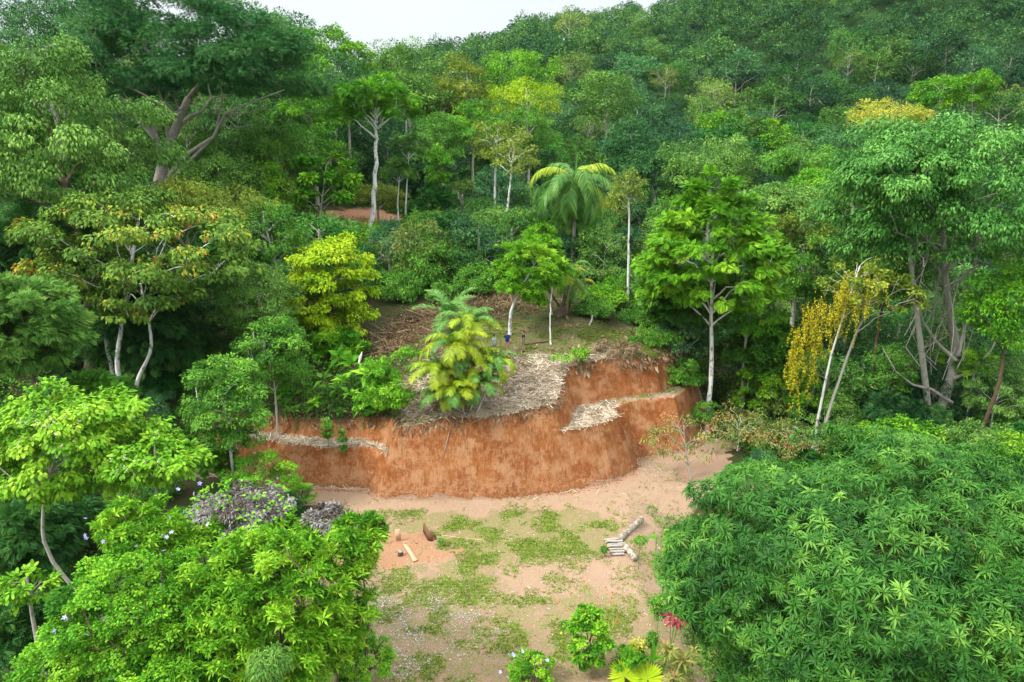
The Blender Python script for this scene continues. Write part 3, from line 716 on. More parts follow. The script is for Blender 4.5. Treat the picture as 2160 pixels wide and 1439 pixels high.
tree('grey_twig_tree', 'green tree with bare whitish twigs beside the yellow-olive crown', 'tree', 560, 500, 85, 62, 62, 'leaf_mid', 'bark_white',
     'layer', 24, 1.3, 10000, T_LEAF, .28, tr=.16, seed=35, maxl=24)
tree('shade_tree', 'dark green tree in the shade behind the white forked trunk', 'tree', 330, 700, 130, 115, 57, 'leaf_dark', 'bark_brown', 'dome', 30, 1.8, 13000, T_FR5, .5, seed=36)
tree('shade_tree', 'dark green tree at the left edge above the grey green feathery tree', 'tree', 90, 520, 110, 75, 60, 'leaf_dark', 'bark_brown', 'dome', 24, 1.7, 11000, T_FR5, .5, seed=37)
tree('feathery_tree', 'grey green feathery tree at the left edge below the white trunks', 'tree', 45, 690, 105, 105, 41, 'leaf_grey', 'bark_brown', 'layer', 36, 1.25, 15000, T_FR5, .42, seed=38, depth=4, flat=.5)
tree('feathery_tree', 'small feathery tree in front of the foot of the white trunks', 'tree', 205, 845, 70, 55, 42, 'leaf_mid', 'bark_brown', 'layer', 16, .9, 6000, T_FR5, .36, seed=39, depth=2.2, flat=.5)
tree('small_leaved_tree', 'dense round-leaved bushy tree left of the clay bank', 'tree', 475, 850, 95, 110, 43, 'leaf_mid', 'bark_white', 'ball', 44, .95, 22000, T_LEAFW, .17, seed=40, depth=2.8, up=.9, tvar=.3, tr=.14, bz=.2)
tree('small_leaved_tree', 'dense small-leaved tree with a thin grey trunk above the clay bank', 'tree', 572, 740, 78, 82, 48.5, 'leaf_mid', 'bark_pale', 'ball', 34, .95, 15000, T_LEAFW, .18, seed=41, depth=2.6, base=(566, 850), tvar=.3, tr=.1)
tree('small_leaved_tree', 'taller grey green small-leaved tree behind the thin grey trunk', 'tree', 545, 630, 85, 80, 55, 'leaf_grey', 'bark_pale', 'ball', 34, 1.1, 15000, T_LEAF, .2, seed=42, depth=3)
tree('lime_crowned_tree', 'bright lime yellow tree left of the brush-covered slope', 'tree', 700, 605, 98, 112, 60, 'leaf_lime', 'bark_brown', 'ball', 40, 1.25, 19000, T_LEAFW, .27, seed=43, depth=3.8, droop=.9, flat=.6, tr=.16)
tree('strap_leaved_shrub', 'glossy green strap-leaved shrub under the bright lime yellow tree', 'shrub', 710, 730, 60, 38, 57, 'leaf_vivid', 'bark_brown', 'dome', 14, .9, 800, T_WH, .55, seed=44, depth=2, tr=.05)
tree('pawpaw_tree', 'thin tree with umbrella-like lobed leaves above the bright lime yellow tree', 'tree', 690, 385, 75, 62, 84, 'leaf_vivid', 'bark_pale', 'open', 18, 1.0, 900, T_WHB, .8, seed=45, tr=.12, fork=.3, flat=.4, base=(680, 500), tvar=.4)
# -- lone slender trees
tree('slender_white_tree', 'lone tall tree with a bare wavy white trunk growing from the red earth hump', 'tree', 795, 225, 80, 62, 86, 'leaf_vivid', 'bark_white', 'umbrella', 24, 1.5, 7500, T_FR5, .45, seed=46,
     base=(792, 485), mid=[(787, 410), (797, 300)], tr=.36, fork=.62, maxl=24, rend=.06, flat=.5, wob=1.)
tree('slim_pale_tree', 'slim pale-stemmed tree with a brownish thin crown right of the lone white trunk', 'tree', 862, 310, 42, 30, 92, 'leaf_grey', 'bark_white', 'umbrella', 12, 1., 1800, T_FR5, .4, seed=47, base=(862, 450), tr=.16, fork=.6, rend=.04)
tree('slim_pale_tree', 'second slim pale stem right of the lone white trunk, with a thin olive crown', 'tree', 842, 365, 36, 26, 91, 'leaf_grey', 'bark_white', 'umbrella', 10, 1., 1400, T_FR5, .4, seed=48, base=(853, 450), tr=.14, fork=.6)
tree('many_stemmed_tree', 'pale many-stemmed tree with spreading white branches left of the royal palm', 'tree', 1050, 305, 55, 48, 90, 'leaf_olive', 'bark_white', 'open', 26, 1.1, 4200, T_LEAF, .34, seed=49, base=(1045, 430), tr=.22, fork=.25, maxl=26, rend=.06)
tree('many_stemmed_tree', 'thinner white-branched tree directly left of the royal palm', 'tree', 1085, 330, 50, 50, 86, 'leaf_olive', 'bark_white', 'open', 20, 1.1, 2600, T_LEAF, .34, seed=50, base=(1058, 430), tr=.18, fork=.25, maxl=20, rend=.05)
tree('slim_yellow_tree', 'slim pale tree with a few yellow leaves right of the royal palm', 'tree', 1325, 400, 38, 42, 66, 'leaf_olive', 'bark_white', 'open', 14, .9, 1500, T_LEAF, .3, seed=51, base=(1322, 640), mid=[(1327, 500)], tr=.14, fork=.55, rend=.04)
tree('bright_shrub_tree', 'vivid green small tree left of the slim pale stems group', 'tree', 925, 355, 26, 42, 96, 'leaf_vivid', 'bark_brown', 'ball', 12, 1., 4200, T_LEAF, .34, seed=52)
tree('golden_shrub_tree', 'low rounded yellow-olive tree behind the lone white trunk', 'tree', 795, 415, 58, 30, 97, 'leaf_olive', 'bark_pale', 'dome', 18, 1.2, 9000, T_LEAF, .28, seed=53, tvar=.35)
# -- right side
tree('feathery_giant', 'tall feathery yellow-green tree with a straight white trunk right of the clearing', 'tree', 1500, 510, 165, 150, 55.5, 'leaf_bright', 'bark_white',
     'cone', 78, 1.0, 16000, T_FR, .46, base=(1506, 915), tr=.23, flat=.35, droop=.7, depth=5.2, seed=61, fork=.42, maxl=50, mid=[(1503, 760), (1500, 640)], sub=10, rend=.03)
tree('feathery_understorey_tree', 'lower green feathery tree behind the straight white trunk', 'tree', 1440, 625, 85, 70, 60, 'leaf_mid', 'bark_pale', 'layer', 26, 1.1, 8500, T_FR, .55, seed=62, flat=.4)
tree('feathery_understorey_tree', 'mid green feathery tree right of the straight white trunk', 'tree', 1590, 640, 75, 80, 58, 'leaf_vivid', 'bark_pale', 'layer', 28, 1.1, 9000, T_LEAF, .3, seed=63, flat=.5)
tree('yellow_leaved_tree', 'small tree with bright yellow leaves behind the straight white trunk', 'tree', 1428, 575, 22, 42, 63, 'leaf_lime', 'bark_white', 'open', 10, .6, 1300, T_LEAF, .25, seed=64)
tree('huge_right_tree', 'huge mounded grey green tree at the right edge with a vine-hung trunk', 'tree', 1985, 420, 240, 170, 57, 'leaf_fig', 'bark_pale',
     'dome', 78, 2.0, 52000, T_LEAF, .34, base=(2005, 890), tr=.48, flat=.6, droop=.9, depth=8.5, seed=65, fork=.45, maxl=50, mid=[(2020, 760), (1995, 620)], sub=11, tvar=.35, rend=.05)
tree('huge_right_tree', 'light green lobe-crowned tree pushing out below the huge mounded tree', 'tree', 1900, 370, 130, 85, 54, 'leaf_fig', 'bark_pale', 'dome', 32, 1.6, 19000, T_LEAF, .33, seed=66, flat=.6, droop=.9, depth=5, tr=.3, bdy=3, base=(2000, 890), tvar=.35)
tree('shaded_creeper_tree', 'green creeper-covered tree below the huge mounded tree at the right edge', 'tree', 2110, 640, 85, 85, 52, 'leaf_vivid', 'bark_brown', 'layer', 28, 1.2, 9000, T_LEAF, .28, seed=67, depth=3)
tree('shaded_creeper_tree', 'dark green creeper-hung tree between the yellow vines and the vine-hung trunk', 'tree', 1880, 560, 95, 80, 60, 'leaf_mid', 'bark_brown', 'layer', 30, 1.4, 11000, T_LEAF, .3, seed=68)
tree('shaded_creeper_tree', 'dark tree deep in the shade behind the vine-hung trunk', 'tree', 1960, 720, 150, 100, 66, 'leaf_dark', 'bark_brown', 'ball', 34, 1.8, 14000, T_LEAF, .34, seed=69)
tree('shaded_creeper_tree', 'dark tree in the shade behind the golden vines', 'tree', 1720, 560, 90, 80, 66, 'leaf_mid', 'bark_brown', 'ball', 26, 1.5, 12000, T_LEAF, .32, seed=70)
tree('dark_leafy_tree', 'dark leafy tree left of the golden vines', 'tree', 1610, 740, 80, 75, 59, 'leaf_mid', 'bark_brown', 'ball', 28, 1.2, 9000, T_WHB, .42, seed=71, tvar=.35)
tree('dark_leafy_tree', 'dark leafy tree under the straight white trunk, left side', 'tree', 1440, 745, 75, 70, 63, 'leaf_mid', 'bark_brown', 'ball', 26, 1.2, 11000, T_LEAF, .26, seed=72)
# golden creeper tree
tree('vine_covered_tree', 'leaning bare-branched tree half smothered by golden yellow vines', 'tree', 1850, 620, 105, 48, 50.5, 'leaf_olive', 'bark_pale', 'layer', 34, .7, 620, T_WHB, .36, base=(1750, 820),
     mid=[(1790, 740)], tr=.13, flat=.4, depth=3, seed=73, fork=.3, maxl=30, rend=.022, bz=.2, tvar=.5)
tree('vine_covered_tree', 'thin leaning trunk with white twigs beside the golden vines', 'tree', 1810, 590, 90, 55, 51.5, 'leaf_olive', 'bark_white', 'open', 22, .6, 230, T_WHB, .36, base=(1745, 830), tr=.12, depth=3, seed=74, fork=.3, maxl=18, rend=.02, bz=.2)
# -- behind the mound
tree('young_mango_tree', 'young mango tree with white-painted trunk beside the two men', 'tree', 1118, 575, 78, 68, 57.5, 'leaf_bright', 'bark_painted', 'ball', 30, .95, 1500, T_WH, .48, base=(1075, 697),
     mid=[(1077, 655), (1098, 612)], tr=.17, depth=2.8, seed=81, fork=.7, maxl=20, rend=.03, flat=.7)
tree('young_mango_tree', 'narrow yellow-green mango top rising behind the white-painted trunk', 'tree', 1146, 515, 36, 40, 62, 'leaf_bright', 'bark_pale', 'dome', 14, .9, 700, T_WH, .48, depth=2, seed=82, base=(1163, 660), tr=.1)
tree('pole_like_tree', 'very thin straight white trunk right of the two men', 'tree', 1166, 590, 22, 22, 55.5, 'leaf_bright', 'bark_white', 'dome', 6, .5, 160, T_WH, .42, depth=.9, seed=83, base=(1162, 727), tr=.075, maxl=6, fork=.8, wob=.3)
for i, (px, py, hw, hh, Y, lm) in enumerate([(900, 560, 62, 62, 71, 'leaf_mid'), (975, 545, 70, 58, 73, 'leaf_dark'), (1000, 600, 50, 48, 69, 'leaf_mid'), (850, 620, 50, 58, 68, 'leaf_mid'),
    (1010, 495, 62, 40, 80, 'leaf_grey'), (905, 480, 55, 45, 84, 'leaf_mid'), (770, 510, 52, 48, 80, 'leaf_vivid'), (1075, 470, 70, 40, 82, 'leaf_grey'), (1100, 530, 50, 35, 76, 'leaf_grey'),
    (1140, 505, 50, 32, 80, 'leaf_olive'), (760, 600, 30, 60, 70, 'leaf_mid'), (930, 625, 30, 30, 66, 'leaf_mid')]):
    tree('round_bush', ['dark round bush, centre of the hedge behind the brush-covered slope', 'darkest round bush above the yellow palm clump', 'dark bush between the yellow palm clump and the young mango', 'grey green bush right of the bright lime yellow tree',
        'tangled grey green thicket left of the royal palm', 'leafy green bush at the right foot of the red earth hump', 'vivid green bush in front of the red earth hump', 'pale thicket directly left of the royal palm', 'pale green bush above the young mango',
        'olive bush at the foot of the royal palm', 'narrow bush tucked behind the bright lime yellow tree', 'small bush touching the top of the palm clump'][i], 'bush',
        px, py, hw, hh, Y, lm, 'bark_brown', 'ball', 26, None, int(9000*(hw/60)**1.5), T_LEAF, .24, depth=pxs(hw, Y), seed=200+i, tr=.08, tvar=.4, sub=8)
for i, (px, py, hw, hh, Y, lm, lab) in enumerate([
    (1275, 545, 60, 70, 72, 'leaf_grey', 'pale thicket right of the royal palm trunk'), (1280, 640, 52, 52, 66, 'leaf_vivid', 'bright creeper-covered thicket below the royal palm'),
    (1350, 610, 55, 62, 68, 'leaf_mid', 'creeper-covered thicket between the royal palm and the feathery tree'), (1385, 520, 50, 60, 74, 'leaf_grey', 'light green thicket left of the feathery tree crown'),
    (1360, 690, 62, 42, 63, 'leaf_mid', 'green thicket on top of the right-hand clay wall'), (1250, 680, 45, 28, 62, 'leaf_mid', 'low thicket behind the thin straight white trunk'),
    (1255, 520, 60, 40, 82, 'leaf_grey', 'pale twiggy thicket behind the royal palm'), (1420, 450, 50, 45, 84, 'leaf_mid', 'green thicket right of the bluish trees'),
    (1300, 450, 50, 42, 88, 'leaf_olive', 'olive thicket in front of the bluish dark round tree')]):
    tree('creeper_thicket', lab, 'thicket', px, py, hw, hh, Y, lm, 'bark_white', 'ball', 26, None, int(9500*(hw/60)**1.5), T_LEAF, .22, depth=pxs(hw, Y), seed=230+i, tr=.07, tvar=.45, maxl=14)
# -- right lower belt above the mango
for i, (px, py, hw, hh, Y, lm, tp, sz, nl, lab) in enumerate([
    (1640, 835, 110, 66, 57, 'leaf_bright', T_LEAFW, .2, 9000, 'yellow-green bush in front of the golden vines'),
    (1740, 880, 90, 48, 54, 'leaf_grey', T_LEAF, .2, 7000, 'grey green bush with grey twigs right of the yellow-green bush'),
    (1560, 900, 80, 44, 52, 'leaf_mix', T_LEAF, .2, 3600, 'dry olive bush in front of the straight white trunk'),
    (1670, 925, 85, 40, 50, 'leaf_mix', T_LEAF, .2, 3000, 'dry tangled bush with pale twigs above the big mango tree'),
    (1885, 780, 45, 60, 58, 'leaf_mid', T_LEAFW, .2, 4500, 'small green tree with a thin crooked stem in the dark gap'),
    (1875, 870, 62, 42, 56, 'leaf_deep', T_FR5, .4, 3500, 'dark feathery bush beside the foot of the vine-hung trunk'),
    (1950, 890, 60, 44, 54, 'leaf_deep', T_FR5, .4, 3500, 'dark feathery bush left of the foot of the vine-hung trunk'),
    (2110, 820, 80, 75, 54, 'leaf_grey', T_LEAF, .2, 8500, 'pale grey green tree at the right edge with strap-leaved shoots'),
    (2060, 770, 62, 30, 57, 'leaf_bright', T_WH, .5, 260, 'yellow-green strap-leaved shoots at the right edge'),
    (1900, 920, 90, 34, 49, 'leaf_vivid', T_LEAFW, .25, 4000, 'creeper with round leaves on top of the big mango tree'),
    (2070, 930, 90, 40, 48, 'leaf_grey', T_LEAF, .22, 5000, 'olive bush behind the right shoulder of the big mango tree'),
    (2140, 955, 50, 45, 46, 'leaf_bright', T_LEAFW, .22, 3500, 'bright bush at the right edge behind the big mango tree'),
    ]):
    tree('wild_bush', lab, 'bush', px, py, hw, hh, Y, lm, 'bark_white', 'dome' if i not in (2, 3) else 'open', 24, .8, nl, tp, sz, depth=2.6, seed=260+i, tr=.06, tvar=.45, maxl=22, rend=.015, bz=None)
tree('dry_branched_shrub', 'half-bare shrub with grey twigs and a few red leaves right of the clay bank', 'shrub', 1440, 925, 95, 62, 47, 'leaf_mix', 'bark_pale', 'open', 34, .55, 1900, T_LEAF, .2, depth=2.4, seed=90, tr=.07, maxl=34, rend=.012, fork=.25, base=(1480, 1000), tvar=.5, droop=1.1)
# -- left foreground
tree('blossoming_tree', 'light green tree with cream blossoms in the left foreground', 'tree', 150, 935, 205, 130, 31, 'leaf_bloom', 'bark_pale', 'layer', 60, .85, 17000, T_ROUND, .24, base=(125, 1300), mid=[(100, 1180), (85, 1080)], tr=.12,
     depth=3.2, flat=.45, droop=1., seed=91, fork=.55, maxl=30, rend=.02, tvar=.22, bz=-.6)
tree('blossoming_tree', 'second light green blossoming crown behind the withered vines', 'tree', 330, 975, 95, 60, 30, 'leaf_bloom', 'bark_pale', 'layer', 20, .7, 3800, T_ROUND, .25, depth=2.2, flat=.45, droop=1., seed=92, tvar=.22, base=(250, 1200), bz=-.5, tr=.1)
tree('leaning_branch_tree', 'low leaning pale branch with sparse light leaves at the left edge', 'tree', 60, 1235, 75, 40, 26, 'leaf_bloom', 'bark_pale', 'layer', 12, .45, 700, T_ROUND, .24, base=(-60, 1400), tr=.13, depth=1.2, flat=.5, seed=93, bz=.6, tvar=.22, rend=.02)
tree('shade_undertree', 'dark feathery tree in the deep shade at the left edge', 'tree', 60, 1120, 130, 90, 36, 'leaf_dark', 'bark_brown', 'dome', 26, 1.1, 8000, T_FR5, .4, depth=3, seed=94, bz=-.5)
tree('fine_leaved_bush', 'dense fine-leaved green bush in the left foreground', 'bush', 290, 1300, 190, 175, 23, 'leaf_vivid', 'bark_brown', 'ball', 80, .6, 40000, T_OVAL, .10, depth=2.6, seed=95, tr=.08, tvar=.35, bz=-.8)
tree('large_leaved_tree', 'glossy large-leaved lime green tree in the left foreground', 'tree', 590, 1285, 215, 205, 23.5, 'leaf_bright', 'bark_brown', 'ball', 90, .62, 7600, T_WHS, .30, depth=2.8, seed=96, tr=.1, tvar=.4, bz=-.6, sub=7)
tree('large_leaved_tree', 'upper right shoulder of glossy lime leaves next to the yard', 'tree', 755, 1135, 70, 55, 25.5, 'leaf_bright', 'bark_brown', 'ball', 16, .5, 1000, T_WHS, .29, depth=1.6, seed=97, tr=.06, tvar=.4, bz=-.4, sub=7, base=(700, 1300))
tree('large_leaved_tree', 'glossy leaves at the top left of the lime green tree with yellow sprigs', 'tree', 290, 1110, 110, 55, 25.5, 'leaf_bright', 'bark_brown', 'ball', 22, .5, 1700, T_WHS, .27, depth=1.8, seed=98, tr=.06, tvar=.4, bz=-.4, sub=7)
tree('withered_vine_mound', 'dome of withered purplish grey vines behind the lime green tree', 'vine', 505, 1078, 118, 52, 27.5, 'leaf_withered', 'bark_brown', 'dome', 26, .6, 17000, T_QN, .15, depth=1.9, seed=99, tr=.08, tvar=.5, bz=-.3, droop=1., sub=14, flat=.55)
tree('withered_vine_mound', 'smaller strip of withered grey vines at the edge of the yard', 'vine', 700, 1095, 60, 28, 27.5, 'leaf_withered', 'bark_brown', 'dome', 14, .36, 5000, T_QN, .16, depth=1.2, seed=101, tr=.06, tvar=.5, bz=-.3)
tree('leafy_shrub', 'green shrub in front of the lower clay terrace with a banana-like plant', 'shrub', 555, 1010, 85, 66, 41.5, 'leaf_vivid', 'bark_brown', 'dome', 32, .55, 11000, T_LEAF, .13, depth=2, seed=102, tr=.05, tvar=.35, bz=-.3)
tree('leafy_shrub', 'small green shrub at the left foot of the clay bank', 'shrub', 635, 1048, 38, 26, 42, 'leaf_vivid', 'bark_brown', 'dome', 12, .35, 2600, T_LEAF, .13, depth=1, seed=103, tr=.04)
tree('leafy_shrub', 'shrub between the blossoming trees and the lower clay terrace', 'shrub', 455, 975, 60, 32, 43, 'leaf_mid', 'bark_brown', 'dome', 16, .5, 5000, T_FR5, .24, depth=1.6, seed=104, tr=.04)
# plants at the bottom edge
tree('light_leaved_shrub', 'light green shrub with pointed leaves at the bottom left of the yard', 'shrub', 775, 1395, 80, 62, 25.8, 'leaf_vivid', 'bark_brown', 'open', 26, .35, 7500, T_LEAF, .13, depth=1.8, seed=105, tr=.03, bz=-.3, tvar=.4)
tree('willow_leaved_shrub', 'pale narrow-leaved shrub at the bottom edge in front of the lime green tree', 'shrub', 570, 1410, 45, 48, 19.5, 'leaf_grey', 'bark_brown', 'open', 26, .3, 3600, T_NARR, .17, depth=.9, seed=106, tr=.03, droop=1.2, bz=1.)
tree('red_flowered_shrub', 'fresh green shrub with long wands and red flowers at the bottom of the yard', 'shrub', 1240, 1345, 54, 78, 27, 'leaf_vivid', 'bark_brown', 'ball', 30, .3, 8000, T_OVAL, .11, depth=1.1, seed=107, tr=.03, tvar=.4, bz=-.2, base=(1250, 1420))
tree('leafy_shrub', 'low bright shrub right of the red-flowered shrub', 'shrub', 1325, 1385, 42, 34, 26.6, 'leaf_vivid', 'bark_brown', 'ball', 12, .26, 2800, T_LEAFW, .11, depth=.6, seed=108, tr=.02, bz=-.3)
tree('blue_flowered_shrub', 'yellow-green shrub with violet flowers at the bottom edge of the yard', 'shrub', 1120, 1412, 62, 46, 26.3, 'leaf_bright', 'bark_brown', 'dome', 20, .3, 5200, T_LEAF, .12, depth=1.1, seed=109, tr=.03, bz=0, tvar=.5)
# -- the big mango in the right foreground
g = np.random.default_rng(500)
CM = at(1892, 1215, 18.3); MR = np.array([6.75, 5.0, 4.2])
mz = H(CM[0], CM[1]); mroot = empty('mango_tree', (CM[0], CM[1], mz)); tag(mroot, 'big dome-shaped dark green mango tree in the right foreground', 'tree')
cc, crr = clumps(g, CM, MR*.92, 110, 1.15, 'dome')
N1, N2 = 5600, 4200
d1 = sph(g, N1, -.65); bumpy = 1+.05*np.sin(d1[:, 0]*7+1)*np.cos(d1[:, 1]*6)+.045*np.sin(d1[:, 2]*9+d1[:, 0]*5)+fbm(d1[:, 0]*5+9, d1[:, 2]*5+d1[:, 1]*3, 3, 3)*.10
p1_ = CM+d1*MR*(bumpy*g.uniform(.93, 1.02, N1))[:, None]
hole = fbm(d1[:, 0]*4+3, d1[:, 2]*4+d1[:, 1]*2.5, 15, 3) > -.42; d1 = d1[hole]; p1_ = p1_[hole]
d2 = sph(g, N2, -.8); p2_ = CM+d2*MR*g.uniform(.6, .92, (N2, 1))
pos = np.concatenate([p1_, p2_]); d0 = np.concatenate([d1, d2]); N = len(pos)
nrm = unit(d0*1.1+g.normal(0, .26, (N, 3))+np.array([0, -.15, .75]))
tan_ = np.cross(nrm, g.normal(0, 1, (N, 3)))
tint = np.clip(.45+fbm(pos[:, 0]*.9, pos[:, 1]*.9+pos[:, 2], 6)*.45+g.normal(0, .13, N), 0, 1); tint = np.where(g.random(N) < .04, tint+.35, tint)
mb = MB(); scatter_mix(mb, [whorl_tpl(300+s, 14, .17, .9) for s in range(9)], pos, tan_, nrm, g.uniform(.24, .37, N), tint, g)
mb.build('crown', M['leaf_mango'], mroot, off=(CM[0], CM[1], mz))
tb = MB(); limbs(tb, g, [(CM[0], CM[1], mz-.2), (CM[0]+.1, CM[1], mz+3), (CM[0], CM[1]+.1, mz+7.5)], .34, cc, .03, .5, maxl=70)
tb.build('trunk', M['bark_brown'], mroot, smooth=True, off=(CM[0], CM[1], mz))

# low greenery that closes the left foreground
for i, (px, py, hw, hh, Y, lm, tp, sz, nl, lab) in enumerate([
    (700, 1330, 95, 90, 24.6, 'leaf_bright', T_WHS, .29, 1500, 'lower right flank of glossy lime leaves above the pale leaf litter'),
    (430, 1330, 120, 90, 22.6, 'leaf_bright', T_WHS, .29, 2200, 'glossy lime leaves between the fine-leaved bush and the lime green tree'),
    (130, 1400, 110, 60, 23.5, 'leaf_vivid', T_OVAL, .11, 9000, 'lower part of the fine-leaved greenery in the bottom left corner'),
    (360, 1410, 160, 50, 21.5, 'leaf_vivid', T_OVAL, .105, 15000, 'fine-leaved greenery along the bottom edge at the left'),
    (420, 1120, 90, 45, 26.5, 'leaf_bright', T_WHS, .3, 700, 'leafy creeper in front of the withered vines'),
    (590, 1140, 90, 35, 26, 'leaf_bright', T_WHS, .3, 650, 'glossy leaves just below the withered vines'),
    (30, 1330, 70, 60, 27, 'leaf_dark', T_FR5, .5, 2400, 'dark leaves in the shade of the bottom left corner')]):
    tree('leafy_bush', lab, 'bush', px, py, hw, hh, Y, lm, 'bark_brown', 'ball', 26, .55, nl, tp, sz, depth=1.8, seed=800+i, tr=.05, tvar=.4, maxl=10)

wv = [o for o in bpy.data.objects if o.get('label', '').startswith('dome of withered')][0]; off = np.array(wv.location); g = np.random.default_rng(66); C = at(505, 1078, 27.5)
d = sph(g, 700, -.2); k_ = fbm(d[:, 0]*3, d[:, 1]*3+d[:, 2]*2, 4) > -.05; d = d[k_]; pos = C+d*np.array([2.35, 2.0, 1.12])
mb = MB(); scatter(mb, T_LEAFW, pos, d+g.normal(0, .6, d.shape), d+np.array([0, -.3, .9]), g.uniform(.14, .26, len(d)), g.normal(.55, .2, len(d))); mb.build('creeper', M['leaf_vivid'], wv, off=off)

for lab in ('light green tree with cream', 'second light green blossoming'):
    tr_ = [o for o in bpy.data.objects if o.get('label', '').startswith(lab)][0]; cr_ = [c for c in tr_.children if c.name.startswith('crown')][0]
    nv = len(cr_.data.vertices); co = np.empty(nv*3, np.float32); cr_.data.vertices.foreach_get('co', co); co = co.reshape(-1, 3)
    cand_ = g.integers(0, nv, 5000); c2 = co[cand_]; sc_ = c2[:, 2]-c2[:, 1]*.8; c2 = c2[np.argsort(-sc_+g.normal(0, 1., len(sc_)))[:60 if lab[0] == 'l' else 24]]
    pos = np.repeat(c2+np.array([0, -.05, .06]), 9, 0)+g.normal(0, .05, (len(c2)*9, 3)); mb = MB()
    scatter(mb, T_QUAD, pos, g.normal(0, 1, pos.shape)+np.array([0, 0, .5]), g.normal(0, 1, pos.shape), g.uniform(.05, .1, len(pos)), g.random(len(pos))); o = mb.build('blossoms', M['blossom'], tr_)
# ------------------------------------------------------------------ filler trees and bushes of the forest between the named ones
def mass(px, py): pass
T_HEL = [whorl_tpl(400+s, 8, .34, .45) for s in range(4)]
LOWP = []
for i, (st, mt, tp, sz) in enumerate([('dome', 'far_green', T_LEAF, .3), ('ball', 'far_green', T_LEAF, .28), ('dome', 'far_blue', T_LEAF, .32), ('layer', 'far_green', T_FR5, .5), ('dome', 'far_olive', T_LEAF, .28), ('ball', 'far_blue', T_LEAF, .3)]):
    LOWP.append(proto(170+i, st, 18, 3, 3.1, 4200, sz, tp, mt, flat=.85, crv=.4))
mid_ = poisson(6000, 58, 122, lambda y: 4.6+(y-58)*.02, [], .84)
nf = 0
for x, y, d in sorted(mid_, key=lambda a: a[1]):
    if abs(x) < 15 and y < 68: continue
    if -13 < x < 6 and y < 72: continue
    if -31 < x < -11 and 78 < y < 108: continue
    z = H(x, y); px, py, de = project(np.array([x, y, z+3]))
    if px < -60 or px > 2220: continue
    s = d/4.2*g0.uniform(.8, 1.15); q = g0.random(); nf += 1
    kk = int(g0.integers(6)); side = 'left of' if px < 800 else 'behind' if px < 1400 else 'right of'
    nm = ['leafy green', 'rounded green', 'dark bluish', 'fern-leaved', 'pale olive', 'dark round'][kk]
    put(LOWP[kk], x, y, s, g0.uniform(0, 6.28), 'forest_undertree', f'{nm} low tree filling the forest {side} the clearing', f'{nm} low trees {side} the clearing', .6, g0.uniform(.85, 1.2))
print('fill', nf)
side_ = poisson(1500, 20, 60, lambda y: 3.0, [], 1.05)
for x, y, d in side_:
    left = x < -13.5-max(0, (44-y))*.0 and (y < 43 or x < -21.5); right = (x > 18 and y > 38) or (x > 12.5+(y-38)*.1 and y <= 38 and y > 24)
    if not (left or right): continue
    px, py, de = project(np.array([x, y, H(x, y)+1]))
    if px < -120 or px > 2280 or py > 1600: continue
    s = g0.uniform(.34, .55); kk = [0, 2, 3, 5][int(g0.integers(4))]; nm = {0: 'leafy green', 2: 'dark bluish', 3: 'fern-leaved', 5: 'dark round'}[kk]
    sd_ = 'left' if left else 'right'
    put(LOWP[kk], x, y, s, g0.uniform(0, 6.28), 'undergrowth_bush', f'{nm} bush in the shade under the {sd_} foreground trees', f'{nm} bushes under the {sd_} foreground trees', .5)
# undergrowth covering the forest floor
g = np.random.default_rng(77)
N = 9000; yy = np.sqrt(g.uniform(30**2, 150**2, N)); yy = np.where(g.random(N) < .35, g.uniform(20, 62, N), yy); xx = yy*g.uniform(-.85, .85, N)
h_, dA_, dB_, _, cu_, zn_ = height(xx, yy, True)
okm = ((yy > 62) | (np.abs(xx) > 24) | ((dA_ > 0) & (xx < -9.5) & (zn_ < h_+.25)) | ((dA_ <= 0) & (xx > 8.8+np.clip((yy-36)*.12, 0, 3)) & (yy < 43)) | ((dA_ <= 0) & (xx < -12.5) & (yy < 42)) | ((dA_ <= 0) & (xx > 19)) | ((dA_ > 0) & (xx > 13) & (zn_ < h_+.25)) )
okm &= cu_ < .5
okm &= ~((np.hypot((xx+21)/7.5, (yy-100)/7) < 1) | (np.hypot((xx+15)/3, (yy-84)/5) < 1))
okm &= ~((xx > -14) & (xx < 8) & (yy > 55) & (yy < 70))
xx, yy, h_ = xx[okm], yy[okm], h_[okm]; n = len(xx)
rad = g.uniform(.4, 1.1, n)*np.clip(yy/60, .55, 1.6); m = 55
ctr = np.repeat(np.stack([xx, yy, h_+rad*.35], 1), m, 0); rr = np.repeat(rad, m)[:, None]
d0 = sph(g, n*m, -.2); pos = ctr+d0*rr*g.uniform(.5, 1.1, (n*m, 1))
tn = np.repeat(np.clip(g.normal(.45, .22, n), 0, 1), m)+g.normal(0, .1, n*m)
mb = MB(); scatter(mb, T_QUAD, pos, unit(d0+g.normal(0, .4, d0.shape)), d0+np.array([0, 0, 1.2]), np.repeat(np.clip(.2*(yy/50), .16, .5), m)*g.uniform(.7, 1.3, n*m), tn)
tag(mb.build('undergrowth', M['leaf_mid']), 'low leafy undergrowth on the forest floor', 'undergrowth', kind='stuff')

